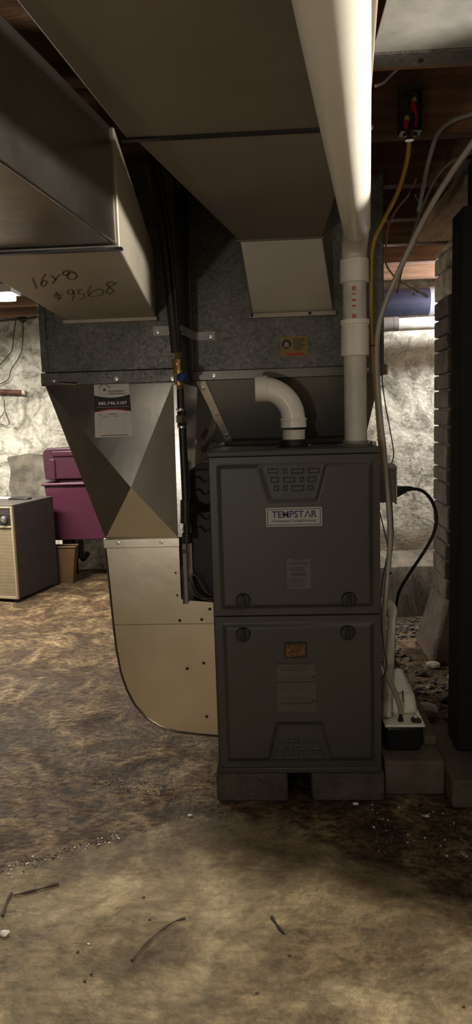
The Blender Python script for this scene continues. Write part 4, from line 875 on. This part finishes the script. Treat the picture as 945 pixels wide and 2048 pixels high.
frame_box(MB(), O, t1, s1, 0.0135, 0.3465, -0.003, 0.0115, 0.5205, 0.5595).build('upper_strip', M_CAB, dh, smooth=0)
kq = Vector(O)+t1*0.055-s1*0.001; kq.z = 0.495
MB().lathe([(0.022, 0), (0.021, 0.010), (0.014, 0.013), (0.013, 0.022)], kq, -s1, 20).build('knob', M_STEEL, dh)
for a, b in [(0.03, 0.03), (0.33, 0.03), (0.03, 0.41), (0.33, 0.41)]: frame_box(MB(), O, t1, s1, a-0.015, a+0.015, b-0.012, b+0.012, 0, 0.0175).build('foot', M_BLACKR, dh, smooth=0)
it = thing('small_trowel', 'flat dark object with a pale end lying on the dehumidifier top', 'tool', (-1.66, 2.5, HD+0.006))
frame_box(MB(), O, t1, s1, 0.06, 0.20, 0.25, 0.30, HD+0.0065, HD+0.016).build('blade', M_IRON, it, bevel=0.003)
frame_box(MB(), O, t1, s1, 0.20, 0.28, 0.265, 0.285, HD+0.0065, HD+0.020).build('handle', M_PVCD, it, bevel=0.004)
# purple tub
tb = thing('laundry_tub', 'purple plastic laundry tub with a raised splash back standing against the wall', 'tub', (-1.25, 2.85, 0))
tz = at(90, 972, 2.74).z; bz = at(107, 1081, 2.76).z; tx0 = at(88, 972, 2.74).x; bx0 = at(108, 1080, 2.76).x; tx1, bx1 = -0.98, -1.03
def tub_wall(p): MB().hexa(p).build('wall_panel', M_PURPLE, tb, bevel=0.008, seg=3)
th = 0.012
tub_wall([(bx0, 2.76, bz), (bx1, 2.76, bz), (bx1, 2.76+th, bz), (bx0, 2.76+th, bz), (tx0, 2.74, tz), (tx1, 2.74, tz), (tx1, 2.74+th, tz), (tx0, 2.74+th, tz)])
tub_wall([(bx0, 3.02, bz), (bx1, 3.02, bz), (bx1, 3.02+th, bz), (bx0, 3.02+th, bz), (tx0, 3.03, tz), (tx1, 3.03, tz), (tx1, 3.03+th, tz), (tx0, 3.03+th, tz)])
for sgn, xb, xt in ((1, bx0, tx0), (-1, bx1, tx1)): tub_wall([(xb, 2.773, bz), (xb+sgn*th, 2.773, bz), (xb+sgn*th, 3.019, bz), (xb, 3.019, bz), (xt, 2.753, tz), (xt+sgn*th, 2.753, tz), (xt+sgn*th, 3.029, tz), (xt, 3.029, tz)])
MB().box(bx0+0.005, bx1-0.005, 2.775, 3.017, bz+0.003, bz+0.02).build('basin_floor', M_PURPLE, tb, smooth=0)
for a in [(tx0-0.012, tx1+0.012, 2.722, 2.752), (tx0-0.012, tx1+0.012, 3.02, 3.044)]: MB().box(a[0], a[1], a[2], a[3], tz+0.0005, tz+0.018).build('rim', M_PURPLE, tb, bevel=0.006, seg=3)
for x0 in (tx0-0.012, tx1-0.012): MB().box(x0, x0+0.024, 2.7525, 3.0195, tz+0.0005, tz+0.018).build('rim', M_PURPLE, tb, bevel=0.006, seg=3)
szt = at(95, 896, 3.0).z; sx0 = at(86, 930, 3.0).x
pts = [(sx0+0.008, 3.0, tz+0.0185), (tx1, 3.0, tz+0.0185)] + [(tx1-0.05+0.05*math.cos(a), 3.0, szt-0.05+0.05*math.sin(a)) for a in [k*math.pi/12 for k in range(7)]] + [(sx0+0.05+0.05*math.cos(a), 3.0, szt-0.05+0.05*math.sin(a)) for a in [math.pi/2+k*math.pi/12 for k in range(7)]]
sb = MB().prism(pts, (0, 0.03, 0)).build('splash_back', M_PURPLE, tb, bevel=0.008, seg=3)
MB().box(sx0+0.045, sx0+0.085, 2.986, 2.9995, tz+0.0185, szt-0.075).build('raised_rib', M_PURPLE, sb, bevel=0.008, seg=3)
MB().box(sx0+0.07, tx1-0.06, 2.986, 2.9995, szt-0.060, szt-0.022).build('raised_rib', M_PURPLE, sb, bevel=0.008, seg=3)
for x in (at(152, 1120, 3.0).x, -1.06):
    for yy in (2.82, 2.985): MB().hexa([(x-0.014, yy-0.014, 0), (x+0.014, yy-0.014, 0), (x+0.014, yy+0.014, 0), (x-0.014, yy+0.014, 0), (x-0.03, yy-0.016, bz-0.001), (x+0.03, yy-0.016, bz-0.001), (x+0.03, yy+0.016, bz-0.001), (x-0.03, yy+0.016, bz-0.001)]).build('leg', M_BLACKR, tb, bevel=0.003)
MB().tube([(-1.38, 2.9, bz), (-1.38, 2.9, 0.14), (-1.38, 2.96, 0.11), (-1.38, 3.06, 0.12)], 0.022, 12).build('drain', M_BLACKR, tb)
# brown waste basket
wbx = thing('waste_basket', 'small brown plastic waste basket behind the dehumidifier below the purple tub', 'basket', (-1.46, 2.68, 0))
bt0 = at(150, 1094, 2.69); X_a, X_b = -1.55, bt0.x; hzb = bt0.z
c_b = [(-1.535, 2.695), (X_b-0.03, 2.695), (X_b-0.03, 2.76), (-1.535, 2.76)]; c_t = [(X_a, 2.69), (X_b, 2.69), (X_b, 2.775), (X_a, 2.775)]
for i in range(4):
    j = (i+1) % 4; cx_, cy_ = (X_a+X_b)/2, 2.73
    def inn(p, k_=0.94): return (cx_+(p[0]-cx_)*k_, cy_+(p[1]-cy_)*k_)
    MB().hexa([(*c_b[i], 0), (*c_b[j], 0), (*inn(c_b[j]), 0), (*inn(c_b[i]), 0), (*c_t[i], hzb), (*c_t[j], hzb), (*inn(c_t[j]), hzb), (*inn(c_t[i]), hzb)]).build('side', M_BASKET, wbx, smooth=0)
MB().prism([(*inn(p), 0.002) for p in c_b], (0, 0, 0.006)).build('bottom', M_BASKET, wbx, smooth=0)
for i in range(4):
    j = (i+1) % 4; MB().tube([(*c_t[i], hzb), (*c_t[j], hzb)], 0.006, 8).build('rim', M_BASKET, wbx)
# wall odds and ends
def wallpt(x, y, d=0.035): return at(x, y, YB-d)
rp = thing('rusty_pipe', 'short rusty iron pipe stub sticking out along the rear wall', 'pipe', tuple(wallpt(25, 784, 0.05)))
MB().tube([wallpt(-20, 782, .05), wallpt(46, 785, .05)], 0.016, 12).build('pipe', M_RUST, rp); MB().tube([wallpt(45, 785, .05), wallpt(51, 785, .05)], 0.019, 12).build('end_ring', M_STONEW, rp)
tag(MB().tube(spline([wallpt(32, 640), wallpt(27, 670), wallpt(24, 700), wallpt(12, 716), wallpt(-5, 735)]), 0.0035, 6).build('hanging_wire', M_WIRE), 'thin wire hanging down the rear wall and bending aside early', 'wire')
tag(MB().tube(spline([wallpt(46, 640), wallpt(45, 690), wallpt(38, 715), wallpt(22, 740), wallpt(17, 758), wallpt(-4, 770)]), 0.0035, 6).build('hanging_wire', M_WIRE), 'longer thin wire hanging down the rear wall towards the rusty pipe', 'wire')
tag(MB().tube(spline([wallpt(-10, 643, .06), wallpt(20, 640, .06), wallpt(50, 638, .06), wallpt(80, 633, .06)]), 0.006, 6).build('wall_cable', M_WIRE), 'dark cable running level along the rubble course of the rear wall', 'cable')
hg = tag(MB().tube([wallpt(8, 800), wallpt(10, 822), wallpt(19, 846), wallpt(14, 852), wallpt(0, 848), wallpt(-6, 846), wallpt(9, 824)], 0.003, 6).build('wire_hook', M_WIRE), 'bent wire hook hanging on the rear wall under the rusty pipe', 'hook')
# lamps, with an added fill bulb at the front
lf = thing('fluorescent_lamp', 'long ceiling fluorescent lamp glowing behind the low return duct', 'lamp', FLUO)
MB().box(FLUO[0]-0.60, FLUO[0]+0.60, FLUO[1]-0.07, FLUO[1]+0.07, FLUO[2]+0.02, 1.72).build('housing', M_ENAMEL, lf, bevel=0.004)
for dy in (-0.035, 0.035): MB().tube([(FLUO[0]-0.58, FLUO[1]+dy, FLUO[2]+0.004), (FLUO[0]+0.58, FLUO[1]+dy, FLUO[2]+0.004)], 0.013, 12).build('tube', M_TUBE, lf)
for P_, lab in ((BULB_RIGHT, 'hanging bulb beside the added shading wall'), (BULB_REAR, 'hanging bulb behind the stone pier'), (FILL_FRONT, 'added fill bulb hanging low on a long cord in front of the return duct')):
    h_ = thing('hanging_bulb', lab, 'lamp', P_)
    z = P_[2]; MB().tube([(P_[0], P_[1], z+0.10), (P_[0], P_[1], ZC)], 0.004, 6).build('cord', M_BLACK, h_)
    MB().lathe([(0.006, 0.006), (0.024, 0.018), (0.03, 0.034), (0.024, 0.05), (0.016, 0.061)], P_, (0, 0, 1), 16).build('globe', M_GLOBE, h_)
    MB().lathe([(0.018, 0.062), (0.022, 0.075), (0.018, 0.10)], P_, (0, 0, 1), 14).build('socket', M_PVCD, h_)

# ------------------------------------------------------------------ floor debris
rnd = random.Random(21)
def twig(px, r, lab): tag(MB().tube(spline([atz(x, y, r*0.9) for x, y in px], 4), [r*(0.7+0.3*math.sin(i)) for i in range((len(px)-1)*4+1)], 6).build('twig', M_TWIG), lab, 'twig')
twig([(544, 1832), (552, 1845), (562, 1858), (570, 1867)], 0.0032, 'short straight dark twig lying on the bare floor in front of the furnace')
twig([(372, 1836), (352, 1842), (330, 1855), (305, 1875), (285, 1895), (264, 1921)], 0.0028, 'long curved dark twig lying on the bare floor')
twig([(118, 1767), (90, 1775), (60, 1783), (28, 1790)], 0.0035, 'long dark stick lying on the floor beside the wet line')
twig([(24, 1785), (14, 1805), (5, 1832)], 0.0035, 'shorter dark stick meeting the long stick at an angle')
for px, py, s_, lab in [(9, 1870, 0.010, 'small white chip lying beside the shorter stick'), (380, 1633, 0.006, 'small white chip lying in front of the concrete blocks'), (177, 1889, 0.003, 'tiny pale chip on the bare floor'), (855, 1634, 0.007, 'pale chip lying among the damp grit beside the concrete pad'), (712, 1610, 0.008, 'flat white splinter in front of the concrete blocks')]:
    c = atz(px, py, 0); tag(rock((c.x, c.y, s_*0.45), s_, s_*0.8, s_*0.5, px, 2).build('chip', M_PEBBLEW), lab, 'chip')
for px, py in [(156, 1905), (183, 1950), (170, 1964), (757, 1390), (930, 2015), (580, 1912), (300, 1840), (288, 1796), (515, 1988)]:
    c = atz(px, py, 0); s_ = 0.0032; tag(rock((c.x, c.y, s_*0.5), s_*1.2, s_, s_*0.6, px, 1).build('crumb', M_TWIG), 'tiny dark crumb lying on the concrete floor', 'crumb', 'dark crumbs on the floor')
mb = MB(); mw = MB()
for k in range(150):     # line of grit along the wet edge
    t = rnd.random(); x = 240-250*t+rnd.gauss(0, 4); y_ = 1672+(1748-1672)*t+rnd.gauss(0, 5); c = atz(x, y_, 0); s_ = rnd.uniform(0.0012, 0.003)
    m_ = mb if k % 3 else mw; rk = rock((c.x, c.y, s_*0.5), s_, s_, s_*0.7, k, 1); m_.add(rk.v, rk.f)
for k in range(120):
    x = min(rnd.gauss(270, 60), 415); y_ = 1560+(x-200)*0.16+rnd.gauss(0, 10); c = atz(x, y_, 0); s_ = rnd.uniform(0.001, 0.0026)
    m_ = mb if k % 3 else mw; rk = rock((c.x, c.y, s_*0.5), s_, s_, s_*0.7, k, 1); m_.add(rk.v, rk.f)
for k in range(260):
    x = rnd.uniform(740, 945); y_ = rnd.uniform(1595, 1720); c = atz(x, y_, 0); s_ = rnd.uniform(0.0012, 0.0035)
    if c.x < 0.232 and c.y > -0.01: continue
    if c.x > 0.40 and c.y > -0.045: continue
    if c.y > 0.03: continue
    m_ = mb if k % 6 else mw; rk = rock((c.x, c.y, s_*0.5), s_, s_, s_*0.7, k, 1); m_.add(rk.v, rk.f)
nd_ = len(mb.f); mb.add(mw.v, mw.f); o = tag(mb.build('floor_grit', M_RUBBLE, smooth=0), 'fine dark and pale grit scattered along the damp floor', 'grit'); o['kind'] = 'stuff'
o.data.materials.append(M_PEBBLEW)
for p_ in o.data.polygons: p_.material_index = 1 if p_.index >= nd_ else 0
STONES = []
for px, py, s_ in [(855, 1420, 0.040), (868, 1330, 0.024), (893, 1395, 0.028), (840, 1345, 0.022), (905, 1352, 0.014), (885, 1455, 0.024)]:
    c = atz(px, py, s_*0.5); STONES.append((max(c.x, 0.405+s_*1.3), c.y))
mb = MB(); k = 0
for k in range(1500):
    X_ = rnd.uniform(0.41, 0.80); Y_ = rnd.uniform(0.36, 1.76)
    if X_ > 0.50 and 1.0 < Y_ < 1.42: continue
    if any((X_-u_)**2+(Y_-v_)**2 < 0.06**2 for u_, v_ in STONES): continue
    s_ = rnd.choice([0.003, 0.004, 0.004, 0.005, 0.006, 0.011]); rk = rock((X_, Y_, s_*0.5), s_*1.2, s_, s_*0.7, k, 1); mb.add(rk.v, rk.f)
o = tag(mb.build('gravel', M_RUBBLE), 'loose gravel and soil between the pump slab and the stone pier', 'gravel'); o['kind'] = 'stuff'
for px, py, s_, lab in [(855, 1420, 0.040, 'rounded pale stone at the end of the pump slab'), (868, 1330, 0.024, 'pale broken stone in the gravel behind the coiled cable'), (893, 1395, 0.028, 'brown stone in the gravel in front of the pier'), (840, 1345, 0.022, 'small stone in the gravel nearest the coiled cable'), (905, 1352, 0.014, 'little white stone in the gravel by the pier footing'), (885, 1455, 0.024, 'brown stone beside the pump slab')]:
    c = atz(px, py, s_*0.5); c.x = max(c.x, 0.405+s_*1.3)
    tag(rock((c.x, c.y, s_*0.5), s_*1.15, s_, s_*0.6, px*0.1, 2).build('stone', M_PEBBLEW if 'white' in lab else M_STONEW if 'pale' in lab else M_STONE), lab, 'stone')
